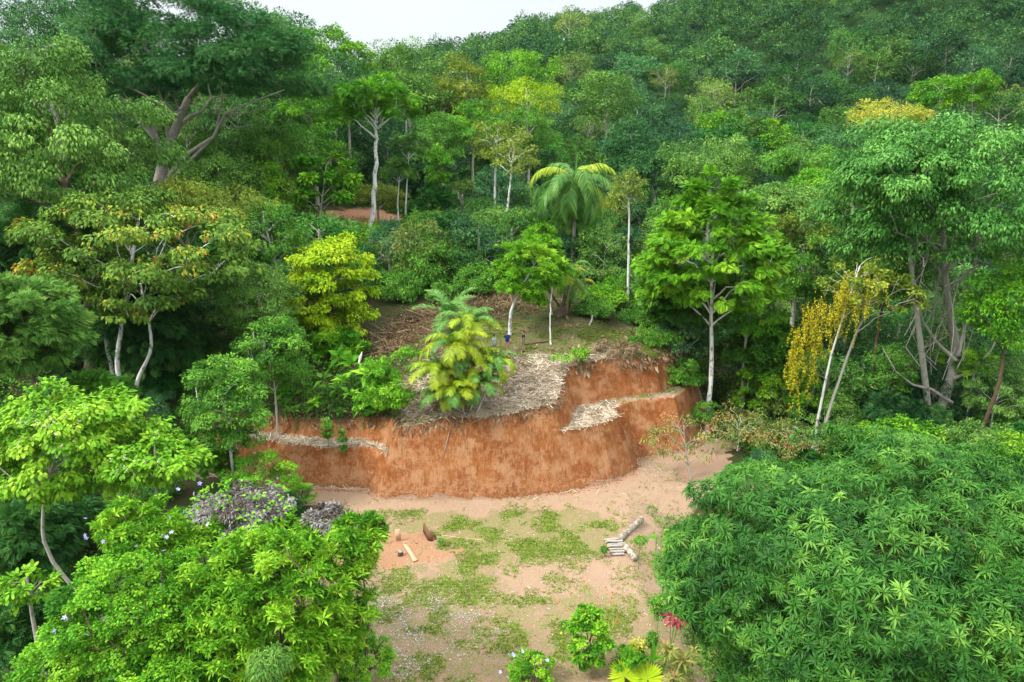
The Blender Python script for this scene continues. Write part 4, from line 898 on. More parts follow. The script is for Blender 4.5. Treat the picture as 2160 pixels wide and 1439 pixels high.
# ------------------------------------------------------------------ grass, straw, chips
def pick(n, w, g):                          # positions drawn on the fine terrain by weight
    i = g.choice(len(w), n, p=w/w.sum()); return gxr[i]+g.uniform(-.08, .08, n), gyr[i]+g.uniform(-.08, .08, n)
cell = (np.gradient(gy)[:, None]*np.gradient(gx)[None, :]).ravel()
patch = np.clip(fbm(gxr/1.3, gyr/1.3, 40)*2.2+.35, 0, 1)**1.5
wg = cell*(gy_green*patch+green*patch*1.2*(cut < .5)+.05*(np.abs(gxr) < 13)*(gyr > 24)*(gyr < 60)*(cut < .5)*(straw < .3)*patch)
n = 26000; x_, y_ = pick(n, wg, g); z_ = height(x_, y_)
V = np.repeat(np.stack([x_, y_, z_], 1), 5, 0)+g.normal(0, .05, (n*5, 3))*np.array([1, 1, 0]); d = g.normal(0, .7, (n*5, 3)); d[:, 2] = .45
mb = MB(); scatter(mb, T_QN, V-np.array([0, 0, .01]), d, g.normal(0, .4, (n*5, 3))+np.array([0, 0, 1.]), g.uniform(.06, .17, n*5), g.normal(.5, .2, n*5))
leaf_mat('grass', (.10, .16, .02), (.20, .30, .035), (.34, .42, .08))
tag(mb.build('grass', M['grass']), 'short patchy grass on the yard and the mound', 'grass', kind='stuff')
wst = cell*np.clip(straw+.004*yard*(np.abs(gxr) < 16)*(gyr > 24)+.5*yard*np.clip(1-np.hypot(gxr-10.5, gyr-49)/2.5, 0, 1), 0, 1)*(np.clip(fbm(gxr/1.1, gyr/1.1, 91)*1.5+.8, .1, 1))
n = 26000; x_, y_ = pick(n, wst, g); z_ = height(x_, y_)
mb = MB(); a_ = g.uniform(0, 6.28, n); d = np.stack([np.cos(a_), np.sin(a_), g.normal(0, .22, n)], 1)
yd_ = np.where((x_ > 8.5)|(y_ < 43.5), .45, 1.); scatter(mb, (np.array([(-.04, 0, 0), (.04, 0, 0), (.05, 1, .02), (-.03, 1, .02)]), np.array([(0, 1, 2, 3)])), np.stack([x_, y_, z_+.03], 1), d, g.normal(0, .35, (n, 3))+np.array([0, 0, 1.]), yd_*g.uniform(.15, .6, n), g.beta(1.6, 1.3, n))
leaf_mat('straw', (.12, .07, .04), (.48, .38, .26), (.82, .74, .60), transl=.1, rough=.8)
tag(mb.build('straw_mulch', M['straw']), 'pale dry straw and palm litter spread over the mound', 'straw', kind='stuff')
wch = cell*(gravel*np.clip(fbm(gxr/.8, gyr/.5, 61)*2+.25, .03, 1)**1.5+yard*.035*(np.abs(gxr) < 13)*(gyr > 24)*(gyr < 50))
n = 6500; x_, y_ = pick(n, wch, g); z_ = height(x_, y_); a_ = g.uniform(0, 6.28, n)
mb = MB(); scatter(mb, T_QUAD, np.stack([x_, y_, z_+.03], 1), np.stack([np.cos(a_), np.sin(a_), g.normal(0, .2, n)], 1), g.normal(0, .4, (n, 3))+np.array([0, 0, 1.]), g.uniform(.04, .11, n), g.beta(1.1, 1.3, n))
leaf_mat('chips', (.25, .20, .16), (.42, .39, .35), (.66, .65, .64), transl=.05, rough=.8)
tag(mb.build('fallen_leaf_litter', M['chips']), 'small pale dry leaves strewn over the near left of the yard', 'litter', kind='stuff')
# roots, dry grass and soil crumbs that hang over the rim of the cut, and clods at its foot
dz = np.abs(znat-GZ); rim = cell*((dz < .75) & (dA > -.3) & (gyr < 60) & (gxr > -20) & (gxr < 18) & (znat > 1))*np.clip(cut+.35, 0, 1)*(np.clip(fbm(gxr*1.3, gyr*1.3, 17)*1.6+.6, .05, 1))
n = 9000; x_, y_ = pick(n, rim, g); z_ = height(x_, y_); d = g.normal(0, .45, (n, 3)); d[:, 2] -= .8; d[:, 1] -= .25
mb = MB(); scatter(mb, T_QN, np.stack([x_, y_-.04, z_+.06], 1), d, g.normal(0, .4, (n, 3))+np.array([0, -1., .4]), g.uniform(.12, .5, n)*(1+.6*(x_ > 5)), g.beta(1.4, 1.8, n))
tag(mb.build('dry_root_fringe', M['leaf_brown']), 'dry grass and fine roots hanging over the rim of the clay bank', 'roots', kind='stuff')
ftw = cell*(np.clip(1-np.abs(dA+.12)/.45, 0, 1)**1.5*(gxr > -20)*(gxr < 15)*(gyr < 56)*(GZ < .8)+.02*(cut > .5)*(gyr < 58)*(np.abs(gxr) < 20)+.003*yard*(gyr < 52)*(gyr > 26)*(np.abs(gxr) < 12))
n = 4200; x_, y_ = pick(n, ftw, g); z_ = height(x_, y_)
T_CLOD = (np.array([(-.5, -.4, -.3), (.5, -.5, -.3), (.45, .5, -.3), (-.45, .4, -.3), (-.3, -.25, .35), (.25, -.3, .3), (.3, .3, .4), (-.25, .3, .3)]), np.array([(4, 5, 6, 7), (0, 1, 5, 4), (1, 2, 6, 5), (2, 3, 7, 6), (3, 0, 4, 7)]))
mb = MB(); scatter(mb, T_CLOD, np.stack([x_, y_, z_+.01], 1), g.normal(0, 1, (n, 3)), g.normal(0, .3, (n, 3))+np.array([0, 0, 1.]), .03+.12*g.beta(1., 5., n), g.random(n))
leaf_mat('clod', (.20, .06, .018), (.36, .14, .055), (.52, .30, .18), transl=0., rough=.95, spec=.05)
tag(mb.build('clay_clods', M['clod']), 'crumbled red clay clods along the foot of the bank', 'clods', kind='stuff')
# brown dead brush behind the mound
n = 5200; mb = MB()
q = np.stack([g.uniform(-15, 7, n), g.uniform(54.5, 69, n)], 1); dens = np.clip(1.1-np.hypot((q[:, 0]+8.9)/3.9, (q[:, 1]-58.5)/5.6), 0, 1)+.5*np.clip(1-np.hypot((q[:, 0]+1)/7, (q[:, 1]-64.5)/4), 0, 1)
q = q[g.random(n) < dens*1.6]; n = len(q); a_ = g.uniform(0, 6.28, n); L = g.uniform(.5, 2., n)
P0 = np.stack([q[:, 0], q[:, 1], height(q[:, 0], q[:, 1])+g.uniform(0, .5, n)], 1); dd = np.stack([np.cos(a_), np.sin(a_), g.normal(.1, .3, n)], 1)
scatter(mb, (np.array([(-.016, 0, 0), (.016, 0, 0), (.02, .5, .06), (-.012, .5, .06), (.04, 1, 0), (.02, 1, 0)]), np.array([(0, 1, 2, 3), (3, 2, 4, 5)])), P0, dd, g.normal(0, .5, (n, 3))+np.array([0, 0, 1.]), L, g.beta(1.5, 2., n))
nb = len(P0); rep = 6
pp = np.repeat(P0, rep, 0)+g.normal(0, .35, (nb*rep, 3))*np.array([1, 1, .4]); scatter(mb, T_QUAD, pp, g.normal(0, 1, pp.shape), g.normal(0, 1, pp.shape), g.uniform(.08, .28, len(pp)), g.beta(1.3, 3, len(pp)))
tag(mb.build('dry_brush', M['leaf_brown']), 'brown dead brush cut down on the slope behind the mound', 'brush', kind='stuff')

# ------------------------------------------------------------------ palms
def frond(g, base, az, el0, L, droop, nl, ll, lw, vdrop, side=.8, start=.12):
    n = 12; P_ = [np.array(base, float)]; h = np.array([math.cos(az), math.sin(az), 0]); el = el0
    for i in range(n):
        P_.append(P_[-1]+(h*math.cos(el)+np.array([0, 0, math.sin(el)]))*L/n); el -= droop/n*(1+.9*i/n)
    P_ = np.array(P_); mb = MB(); tube(mb, P_, np.linspace(.035, .006, n+1)*(L/4)**.5, 4, .75, cap=False)
    f = np.linspace(start, .99, nl); t_ = f*n; i0 = np.clip(t_.astype(int), 0, n-1); c = P_[i0]+(P_[i0+1]-P_[i0])*(t_-i0)[:, None]; tg = unit(P_[i0+1]-P_[i0])
    sd = unit(np.cross(tg, np.array([0, 0, 1.]))); up = np.cross(sd, tg)
    for s_ in (-1, 1):
        Ls = ll*np.sin(np.pi*np.clip(.12+f*.83, 0, 1))**.6*g.uniform(.85, 1.1, nl)
        d = unit(sd*s_*side+tg*.55+up*g.normal(.15, .12, (nl, 1))); w = lw*.5
        a_ = c; b = c+d*Ls[:, None]*.5; e_ = c+d*Ls[:, None]*.92; e_[:, 2] -= vdrop*Ls; b[:, 2] -= vdrop*Ls*.22
        tw = unit(tg+g.normal(0, .15, (nl, 3)))
        V = np.stack([a_-tw*w*.5, a_+tw*w*.5, b+tw*w, b-tw*w, e_+tw*w*.25, e_-tw*w*.25], 1)
        Qq = np.array([(0, 1, 2, 3), (3, 2, 4, 5)])[None]+(np.arange(nl)*6)[:, None, None]
        mb.add(V.reshape(-1, 3), Qq.reshape(-1, 4), np.repeat(np.clip(g.normal(.5, .13, nl), 0, 1), 6))
    return mb
def palm(name, label, base, hub, tr, fronds, leafm, barkm, seed, shaft=None, mids=None, spear=True, cat='palm', elr=(1.4, 1.25)):
    g = np.random.default_rng(seed); base = np.array(base); hub = np.array(hub)
    root = empty(name, tuple(base)); tag(root, label, cat)
    tb = MB(); pm = (base+hub)/2+np.array([g.normal(0, .1), 0, 0]) if mids is None else mids
    pts = [base-np.array([0, 0, .1]), base*.66+pm*.34, pm, hub*.6+pm*.4, hub]; tube(tb, pts, [tr*1.5, tr*1.1, tr, tr*.95, tr*.85], 10)
    tb.build('trunk', M[barkm], root, smooth=True, off=base)
    if shaft:
        s_ = MB(); tube(s_, [hub-np.array([0, 0, .1]), hub+np.array([0, 0, shaft*.5]), hub+np.array([0, 0, shaft])], [tr*1.05, tr*1.1, tr*.5], 10); s_.build('crownshaft', M['leaf_palm'], root, smooth=True, off=base); hub = hub+np.array([0, 0, shaft*.85])
    n, L, ll, lw, nl, dr, vd = fronds
    for k in range(n):
        az = k*2.399+g.uniform(-.2, .2); f = (k+.5)/n; el = elr[0]-elr[1]*f+g.uniform(-.1, .1)
        m_ = leafm if not isinstance(leafm, (list, tuple)) else leafm[int(g.integers(len(leafm)))]
        frond(g, hub, az, el, L*g.uniform(.85, 1.08), dr*g.uniform(.85, 1.2), nl, ll, lw, vd).build('frond', M[m_], root, off=base)
    if spear: frond(g, hub, 1., 1.5, L*.5, .05, nl//2, ll*.2, lw, 0., .25).build('frond', M['leaf_palm'], root, off=base)
    return root
hb = at(1213, 412, 74)
palm('royal_palm', 'tall palm with a smooth grey trunk and big drooping crown behind the mound', (hb[0], 74, H(hb[0], 74)), hb, .21, (24, 6.4, 1.3, .09, 80, 1.95, .7), ['leaf_palm']*11+['leaf_palmy'], 'bark_grey', 300, shaft=1.4, elr=(1.3, 1.9))
pb_ = hit(985, 868)
for k, (hx, hy, dY, n, L, lab) in enumerate([(962, 735, .6, 11, 2.7, 'tallest yellow-green stem of the feather palm clump on the mound'), (925, 790, .2, 9, 2.3, 'leftmost yellow stem of the feather palm clump on the mound'),
    (1000, 775, .9, 9, 2.3, 'middle stem of the feather palm clump on the mound'), (965, 825, -.3, 8, 1.9, 'lowest yellow stem at the front of the feather palm clump'), (990, 690, 1.6, 9, 2.4, 'back stem of the feather palm clump on the mound'), (1010, 815, .2, 8, 2.0, 'short right-hand stem of the feather palm clump'), (935, 840, 0., 7, 1.8, 'short leafy stem at the lower left of the feather palm clump')]):
    hbk = at(hx, hy, pb_[1]+dY); bs = np.array([pb_[0]+(hbk[0]-pb_[0])*.25, pb_[1]+dY*.6, 0]); bs[2] = H(bs[0], bs[1])
    palm('feather_palm', lab, bs, hbk, .05, (n+8, L*1.2, .66, .05, 64, 1.6, .4), ['leaf_palmy', 'leaf_palmy', 'leaf_palm'] if k < 4 else ['leaf_palmy', 'leaf_palm'], 'bark_pale', 310+k, elr=(1.5, .95))
bs = hit(1005, 872); palm('feather_palm', 'small leaning green palm with a bare stem in front of the men', bs, at(1046, 765, bs[1]+.6), .055, (11, 2.3, .55, .075, 40, 2.0, .3), ['leaf_palm', 'leaf_palm', 'leaf_palmy'], 'bark_pale', 320)
c_ = at(948, 668, 51.5); palm('coconut_palm', 'young dark green palm with stiff fronds behind the yellow-green clump', (c_[0], 51.5, H(c_[0], 51.5)), c_, .12, (9, 3.2, .8, .1, 40, .9, .1), 'leaf_palm', 'bark_brown', 321)
c_ = at(985, 862, 46.6); palm('feather_palm', 'knee-high green palm seedling at the foot of the palm clump', (c_[0]-.2, 46.6, H(c_[0]-.2, 46.6)), at(972, 848, 46.6), .03, (7, 1., .35, .05, 20, 1.6, .2), ['leaf_palmy', 'leaf_palm'], 'bark_pale', 322, spear=False)
for k, (hx, hy, by_, lab) in enumerate([(1195, 590, 690, 'left brown-stemmed palm of the cluster behind the thin white trunk'), (1205, 570, 692, 'tallest brown-stemmed palm of the cluster behind the thin white trunk'), (1150, 600, 680, 'slim palm stem leaning left in the cluster behind the thin white trunk'), (1215, 610, 688, 'right palm with yellowing fronds in the cluster behind the thin white trunk')]):
    Yc = 61+k*.4; hbk = at(hx, hy, Yc); bx = at(1178+k*6, 690, Yc)[0]
    palm('clustered_palm', lab, (bx, Yc, H(bx, Yc)), hbk, .11, (8, 2.6, .6, .06, 36, 2.2, .5), ['leaf_palm', 'leaf_palm', 'leaf_palmy'], 'bark_brown', 330+k)
c_ = at(1250, 665, 59); palm('yucca', 'small spiky rosette on a short white stem right of the palm cluster', (c_[0]-.3, 59, H(c_[0]-.3, 59)), c_, .07, (12, .7, .12, .06, 8, .8, .1), 'leaf_palm', 'bark_white', 340, cat='plant')

# ------------------------------------------------------------------ golden vines and hanging creepers
def under(root_name, label_part):
    for o in bpy.data.objects:
        if o.parent is None and o.get('label', '').startswith(label_part): return o
vt = under('', 'leaning bare-branched tree half smothered'); off = np.array(vt.location); g = np.random.default_rng(88)
arch = np.array([(1668, 760), (1672, 700), (1690, 650), (1730, 618), (1775, 590), (1830, 575)], float); mb = MB()
for k in range(130):
    t_ = g.random()**.9*(len(arch)-1); i = int(t_); i = min(i, len(arch)-2); p = arch[i]+(arch[i+1]-arch[i])*(t_-i)+g.normal(0, 9, 2)+np.array([g.uniform(0, 60)*(g.random() < .6), g.uniform(0, 40)])
    L = g.uniform(.4, 2.6) if g.random() < .75 else g.uniform(2, 4.5); P0 = at(p[0], p[1], 49.6+g.normal(0, .7)); m = int(L*24)
    s = np.linspace(0, 1, m)[:, None]; P1 = P0+np.array([g.normal(0, .15), g.normal(0, .15), -1.])*L*s+g.normal(0, .045, (m, 3)); P1[:, 2] = np.maximum(P1[:, 2], .3)
    dd = g.normal(0, 1, (m, 3)); dd[:, 2] -= .8; scatter(mb, T_QUAD, P1, dd, g.normal(0, 1, (m, 3))+np.array([0, -.6, .6]), g.uniform(.10, .2, m), g.normal(.5, .25, m))
mb.build('vine', M['leaf_gold'], vt, off=off)
ht = under('', 'huge mounded grey green tree'); off = np.array(ht.location); mb = MB()
for k in range(46):
    p = at(g.uniform(1930, 2090), g.uniform(480, 640), 55.5+g.normal(0, 1.4)); L = g.uniform(2, 9); L = min(L, p[2]-.5)
    q_ = [p+np.array([g.normal(0, .2)*i, g.normal(0, .1)*i, -L*i/4]) for i in range(5)]; tube(mb, q_, g.uniform(.015, .05), 4, .5, cap=False)
mb.build('hanging_vine', M['bark_pale'], ht, off=off)
tb = MB()
for p in ([(2020, 765), (1975, 722), (1948, 680), (1925, 610)], [(2010, 800), (2050, 782), (2090, 740), (2120, 680)], [(2008, 850), (1965, 822), (1925, 812), (1890, 785), (1862, 735)], [(2020, 750), (2035, 690), (2058, 630), (2100, 560)]):
    tube(tb, [at(a_, b_2, 56.6-.2*i) for i, (a_, b_2) in enumerate(p)], np.linspace(.17, .03, len(p)), 7)
tb.build('bough', M['bark_pale'], ht, smooth=True, off=off)
# forked boughs of the umbrella-crowned giant
rt = under('', 'giant dark green umbrella'); off = np.array(rt.location); tb = MB()
for p, r in [([(350, 385), (380, 335), (450, 290), (475, 240), (560, 205), (600, 190)], .3), ([(352, 390), (395, 345), (455, 285), (470, 200), (455, 140)], .26), ([(345, 345), (325, 290), (300, 240), (262, 200)], .28),
    ([(350, 345), (358, 300), (345, 250), (350, 200)], .28), ([(335, 300), (318, 260), (275, 245), (205, 205), (150, 180)], .26), ([(325, 285), (345, 250), (395, 225), (430, 210)], .2), ([(475, 240), (520, 240), (555, 225)], .16), ([(472, 245), (500, 270), (540, 262)], .12)]:
    tube(tb, [at(a_, b_2, 85-1.2*i) for i, (a_, b_2) in enumerate(p)], np.linspace(r, r*.1, len(p)), 7)
tb.build('bough', M['bark_grey'], rt, smooth=True, off=off)

# ------------------------------------------------------------------ flowers on the bushes
def flower_mesh(name, mat, s, petals=5):
    mb = MB()
    for k in range(petals):
        a_ = k*2*math.pi/petals; d = np.array([[math.cos(a_), math.sin(a_), .35]]); scatter(mb, T_QUAD, np.zeros((1, 3)), d, np.array([[0, 0, 1.]]), s, np.array([g.uniform(.2, 1)]))
    V, Q_, T = mb.data(); return mesh_np(name, V, Q_, M[mat], T)
FB = flower_mesh('flower', 'flower_blue', .10); FR_ = flower_mesh('flower', 'flower_red', .06, 5); FY = flower_mesh('flower', 'flower_yellow', .08)
def flowers(parent, me, pix, Y, jit=.05):
    off = Vector(parent.location)
    for (px, py) in pix:
        o = bpy.data.objects.new('flower', me); o.location = Vector(at(px, py, Y+g.normal(0, jit)))-off; o.rotation_euler = (R(60)+g.normal(0, .4), g.normal(0, .4), g.uniform(0, 6.28)); link(o, parent)
lb = under('', 'glossy leaves at the top left'); flowers(lb, FB, [(180, 1095), (178, 1130), (182, 1135), (217, 1143), (288, 1153), (342, 1130), (352, 1133), (362, 1124), (345, 1163), (410, 1042), (421, 1020), (375, 1033), (357, 1093), (415, 1098), (438, 1107), (388, 1080)], 23.0)
lb = under('', 'dense fine-leaved green bush'); flowers(lb, FB, [(136, 1303), (140, 1307), (115, 1332), (118, 1334), (235, 1434), (182, 1340)], 20.4)
lb = under('', 'green shrub in front of the lower clay'); flowers(lb, FB, [(537, 956), (610, 1003), (585, 1010), (608, 1045), (540, 985)], 39.6)
lb = under('', 'yellow-green shrub with violet'); flowers(lb, FB, [(1072, 1382), (1083, 1380), (1103, 1375), (1155, 1394), (1055, 1418), (1071, 1430), (1085, 1383)], 25.3)
lb = under('', 'fresh green shrub with long wands'); off = np.array(lb.location); tips = []
for (x0, y0, x1, y1) in [(1215, 1275, 1187, 1232), (1235, 1260, 1228, 1225), (1245, 1260, 1232, 1226), (1275, 1270, 1278, 1240), (1292, 1292, 1292, 1250), (1210, 1300, 1180, 1270), (1225, 1310, 1175, 1325), (1290, 1330, 1305, 1300), (1240, 1380, 1180, 1390), (1215, 1340, 1190, 1360)]:
    a0, a1 = at(x0, y0, 26.6), at(x1, y1, 26.9); pm_ = (a0+a1)/2+np.array([0, 0, .06]); wb = MB(); tube(wb, [a0, pm_, a1], [.016, .012, .007], 4, .8, cap=False); wb.build('wand', M['leaf_bright'], lb, off=off); tips.append((x1, y1)); tips.append(((x0+x1)/2+4, (y0+y1)/2))
flowers(lb, FR_, tips+[(1233, 1268), (1262, 1262), (1287, 1272), (1208, 1290), (1290, 1262), (1263, 1282), (1234, 1287)], 26.2)
flowers(lb, FY, [(1188, 1324), (1183, 1336), (1266, 1380)], 26.)

# ------------------------------------------------------------------ broad-leaved plants left of the mound and along the bottom edge
def rosette(name, label, cat, px, py, Y, s, mat, tpl, stem=.3, n=1, sr=.02, seed=0, tilt=.3, group=None, flowerm=None):
    g = np.random.default_rng(900+seed)
    while Y < 60 and at(px, py, Y)[2]-H(at(px, py, Y)[0], Y) > 1.1*s+.9: Y += .15
    P = at(px, py, Y); b = np.array([P[0]+g.normal(0, .05), Y+g.uniform(0, .1), 0]); b[2] = min(H(b[0], b[1]), P[2]-.05)
    root = empty(name, tuple(b)); tag(root, label, cat, group); tb = MB(); lv = MB()
    for k in range(n):
        q = P+(g.normal(0, s*.45, 3)*np.array([1, .8, .6]) if k else 0); tube(tb, [b, (b+q)/2+g.normal(0, .03, 3), q], [sr*1.3, sr, sr*.8], 6)
        nn = np.array([[g.normal(0, tilt), g.normal(-.25, tilt), 1.]]); scatter(lv, tpl[int(g.integers(len(tpl)))], q[None], np.array([[1., g.normal(), .1]]), nn, s*g.uniform(.8, 1.1), np.array([g.uniform(.3, .8)]))
    # vary the tint leaf by leaf
    V, Q_, T = lv.data(); T = np.clip(T+np.repeat(g.normal(0, .18, len(T)//5+1), 5)[:len(T)], 0, 1)
    off = b; link(bpy.data.objects.new('leaves', mesh_np('leaves', V-off, Q_, M[mat], T)), root); tb.build('stem', M['bark_pale'] if sr > .03 else M['leaf_mid'], root, off=off); return root
hl = [(598, 830, 45.8, 1.3, 'leaf_vivid', 'broad-leaved plant with long paddle leaves, leftmost on the clay rim'), (640, 815, 46.5, 1.2, 'leaf_mid', 'second broad-leaved plant from the left on the clay rim'), (665, 855, 45.6, 1.1, 'leaf_vivid', 'fan-leaved plant hanging over the clay rim'),
   (690, 820, 47, 1.2, 'leaf_mid', 'broad-leaved plant in the middle of the clay rim'), (725, 800, 47.5, 1.3, 'leaf_vivid', 'tall broad-leaved plant below the strap-leaved shrub'), (745, 835, 46, 1.1, 'leaf_vivid', 'drooping strap-leaved plant above the step in the clay'),
   (620, 868, 45.2, .9, 'leaf_mid', 'low leafy plant hanging over the left clay wall'), (740, 760, 49, 1.5, 'leaf_vivid', 'banana-like plant with upright paddle leaves left of the mound'), (770, 790, 47.8, 1.3, 'leaf_bright', 'yellow-green leafy plant right of the banana-like plant'),
   (765, 860, 45.2, 1.0, 'leaf_vivid', 'arching leafy plant over the corner of the clay bank'), (710, 870, 45.3, .8, 'leaf_mid', 'small leafy plant at the edge between the two clay walls')]
for i, (px, py, Y, s, m_, lab) in enumerate(hl): rosette('broad_leaved_plant', lab, 'plant', px, py, Y, s, m_, T_HEL, n=3, seed=i, tilt=.5)
for i, (px, py, hw, hh, Y, lm, lab, nl) in enumerate([(805, 790, 42, 48, 47.5, 'leaf_vivid', 'tall airy green weed bush on the left of the mound', 7000), (830, 835, 42, 30, 46, 'leaf_bright', 'light green weed bush at the front left of the mound', 4500), (780, 850, 38, 28, 45.6, 'leaf_vivid', 'weed bush hanging over the clay corner', 3600),
    (690, 905, 13, 26, 45.6, 'leaf_mid', 'creeper hanging down the left clay wall', 1500), (610, 790, 60, 28, 49, 'leaf_mid', 'dark leafy bush behind the broad-leaved plants', 4000), (722, 930, 8, 28, 45.4, 'leaf_mid', 'trailing vine on the edge between the clay walls', 700), (860, 745, 32, 12, 52, 'leaf_vivid', 'low herbs between the dead brush and the palm clump', 1300),
    (1185, 755, 30, 8, 51, 'leaf_bright', 'low weeds on the straw near the thin white trunk', 500), (1225, 745, 20, 14, 51.5, 'leaf_bright', 'weeds at the top of the right-hand clay corner', 900), (1385, 720, 60, 30, 58, 'leaf_mid', 'bush hanging over the right end of the upper clay wall', 5000), (1440, 800, 42, 52, 56, 'leaf_mid', 'dark bush covering the right end of the clay walls', 7000),
    (1490, 870, 32, 30, 53, 'leaf_mid', 'bush between the clay wall and the straight white trunk', 3000), (1300, 735, 60, 9, 54.5, 'leaf_brown', 'fringe of dry roots and brown grass over the upper clay wall', 4200), (1275, 1160, 9, 9, 36.5, 'leaf_mid', 'small dark green weed beside the firewood', 300), (1350, 1140, 16, 8, 35.4, 'leaf_vivid', 'low weeds right of the mossy log', 400),
    (930, 1140, 8, 5, 37.6, 'leaf_mid', 'tiny weed at the foot of the brown bark slab', 150), (1375, 1350, 12, 22, 27, 'leaf_mid', 'dark green low shrub behind the white-blotched stump', 900), (1345, 1360, 20, 14, 26.8, 'leaf_yellow', 'straggly yellow plant growing on top of the white-blotched stump', 420),
    (1390, 1280, 22, 34, 29, 'leaf_mid', 'dark weeds in the shade beside the big mango tree', 1300), (1190, 1320, 12, 14, 27.8, 'leaf_mid', 'small herb with yellow flowers left of the red-flowered shrub', 250), (1415, 1150, 18, 42, 31, 'leaf_bright', 'yellow-green shoots poking out left of the big mango tree', 1100)]):
    while 40 < Y < 60 and at(px, py, Y)[2]-H(at(px, py, Y)[0], Y) > 1.2+pxs(hh, Y): Y += .15
    tree('weed_bush', lab, 'bush', px, py, hw, hh, Y, lm, 'leaf_mid', 'ball', 16, None, nl, T_LEAF if lm != 'leaf_brown' else T_NARR, .17 if Y > 40 else .13, depth=pxs(hw, Y)*.8, seed=600+i, tr=.02, maxl=5, rend=.006, tvar=.4, droop=.6 if lm != 'leaf_brown' else 1.6)
for i, (px, py, s, m_, lab, Y, n) in enumerate([(1424, 1312, .8, 'leaf_red', 'tall plant with bright pink strap leaves at the left edge of the big mango tree', 27, 3), (1490, 1362, .7, 'leaf_redgreen', 'green and pink strap-leaved plant in front of the big mango tree', 25.5, 2), (1405, 1375, .6, 'leaf_redgreen', 'reddish green strap-leaved plant below the pink one', 26.6, 3),
    (1440, 1395, .6, 'leaf_redgreen', 'olive strap-leaved plant at the bottom edge below the pink one', 26.3, 4), (1465, 1375, .5, 'leaf_redgreen', 'small reddish strap-leaved plant right of the pink one', 26.5, 2), (1425, 1432, .55, 'leaf_redgreen', 'strap-leaved plant cut by the bottom edge under the pink one', 25.7, 3)]):
    rosette('strap_leaved_plant', lab, 'plant', px, py, Y, s, m_, [whorl_tpl(700+i*3+k, 17, .2, .5) for k in range(3)], n=n, seed=40+i, sr=.018, tilt=.25)
def paddle(mb, a, d, nrm, L, w, bend, T, k=6):
    d = unit(d); sdv = unit(np.cross(d, nrm)); up = np.cross(sdv, d); V = []
    for i in range(k+1):
        f = i/k; c = a+d*L*f-np.array([0, 0, bend*L*f*f]); ww = w*.5*math.sin(math.pi*(.06+.92*f))**.6
        V += [c-sdv*ww+up*.12*ww, c, c+sdv*ww+up*.12*ww]
    Q_ = [(3*i+j, 3*i+j+1, 3*i+j+4, 3*i+j+3) for i in range(k) for j in (0, 1)]; mb.add(V, Q_, T)
def banana(label, px, py, Y, leaves, mat='leaf_vivid'):
    while Y < 60 and at(px, py, Y)[2]-H(at(px, py, Y)[0], Y) > 2.: Y += .15
    P = at(px, py, Y); b = np.array([P[0], Y, min(H(P[0], Y), P[2]-.1)]); root = empty('banana_plant', tuple(b)); tag(root, label, 'plant')
    tb = MB(); tube(tb, [b, P], [.06, .03], 7); tb.build('stem', M['leaf_mid'], root, off=b)
    for (az, el, L, w, bend) in leaves:
        mb = MB(); paddle(mb, P, np.array([math.cos(az)*math.cos(el), math.sin(az)*math.cos(el), math.sin(el)]), np.array([0, -.3, 1.]), L, w, bend, g.uniform(.35, .7)); mb.build('leaf', M[mat], root, off=b)
banana('small banana-like plant with light paddle leaves at the left foot of the clay bank', 622, 1030, 41.2, [(.1, .45, 1.4, .36, .3), (1.6, 1.3, 1.2, .32, .1), (2.6, .9, 1.1, .32, .3), (.5, .9, 1.1, .3, .1), (-1.2, .5, .9, .3, .3)])
banana('young plant with one upright green blade at the bottom edge', 1378, 1395, 26.5, [(1.6, 1.45, .9, .22, 0), (3.0, .7, .5, .2, .3), (.2, .4, .7, .18, .3)])
banana('single dark green paddle leaf left of the big mango tree', 1385, 1135, 33, [(3.2, .25, .75, .2, .3), (2.6, .7, .4, .15, .3)])
banana('upright paddle leaves beside the white curled leaf on the left of the mound', 740, 770, 48.2, [(2.2, 1.1, 1.2, .35, .1), (.8, 1.2, 1.1, .3, .2), (2.9, .5, 1.1, .35, .4), (.1, .4, .9, .3, .4), (-1.5, .5, 1., .33, .3)])
def fan(label, px, py, Y, r, rot):
    P = at(px, py, Y); b = np.array([P[0], Y+.1, min(H(P[0], Y), P[2]-.3)]); root = empty('fan_palm_seedling', tuple(b)); tag(root, label, 'palm')
    tb = MB(); tube(tb, [b, P], [.012, .008], 5); tb.build('leaf_stalk', M['leaf_palmy'], root, off=b)
    for seg in (0, 1, 2, 3):
        mb = MB(); fx = np.array([1, 0, .0]); fy = unit(np.array([0, .62, .78])); nn = np.cross(fx, fy)
        for k in range(8):
            a_ = rot-.9+seg*1.35+k*.155; d = fx*math.cos(a_)+fy*math.sin(a_); L = r*(.92+.08*math.sin(k)); sd_ = np.cross(nn, d)
            mb.add([P, P+d*L*.7-sd_*r*.06, P+d*L, P+d*L*.7+sd_*r*.06], [(0, 1, 2, 3)], .55+.2*(k % 2))
        mb.build('leaf', M['leaf_lime'], root, off=b)
fan('left lime green fan leaf at the bottom edge', 1317, 1428, 26, .85, .35); fan('right lime green fan leaf at the bottom edge', 1366, 1434, 26, .9, .0)

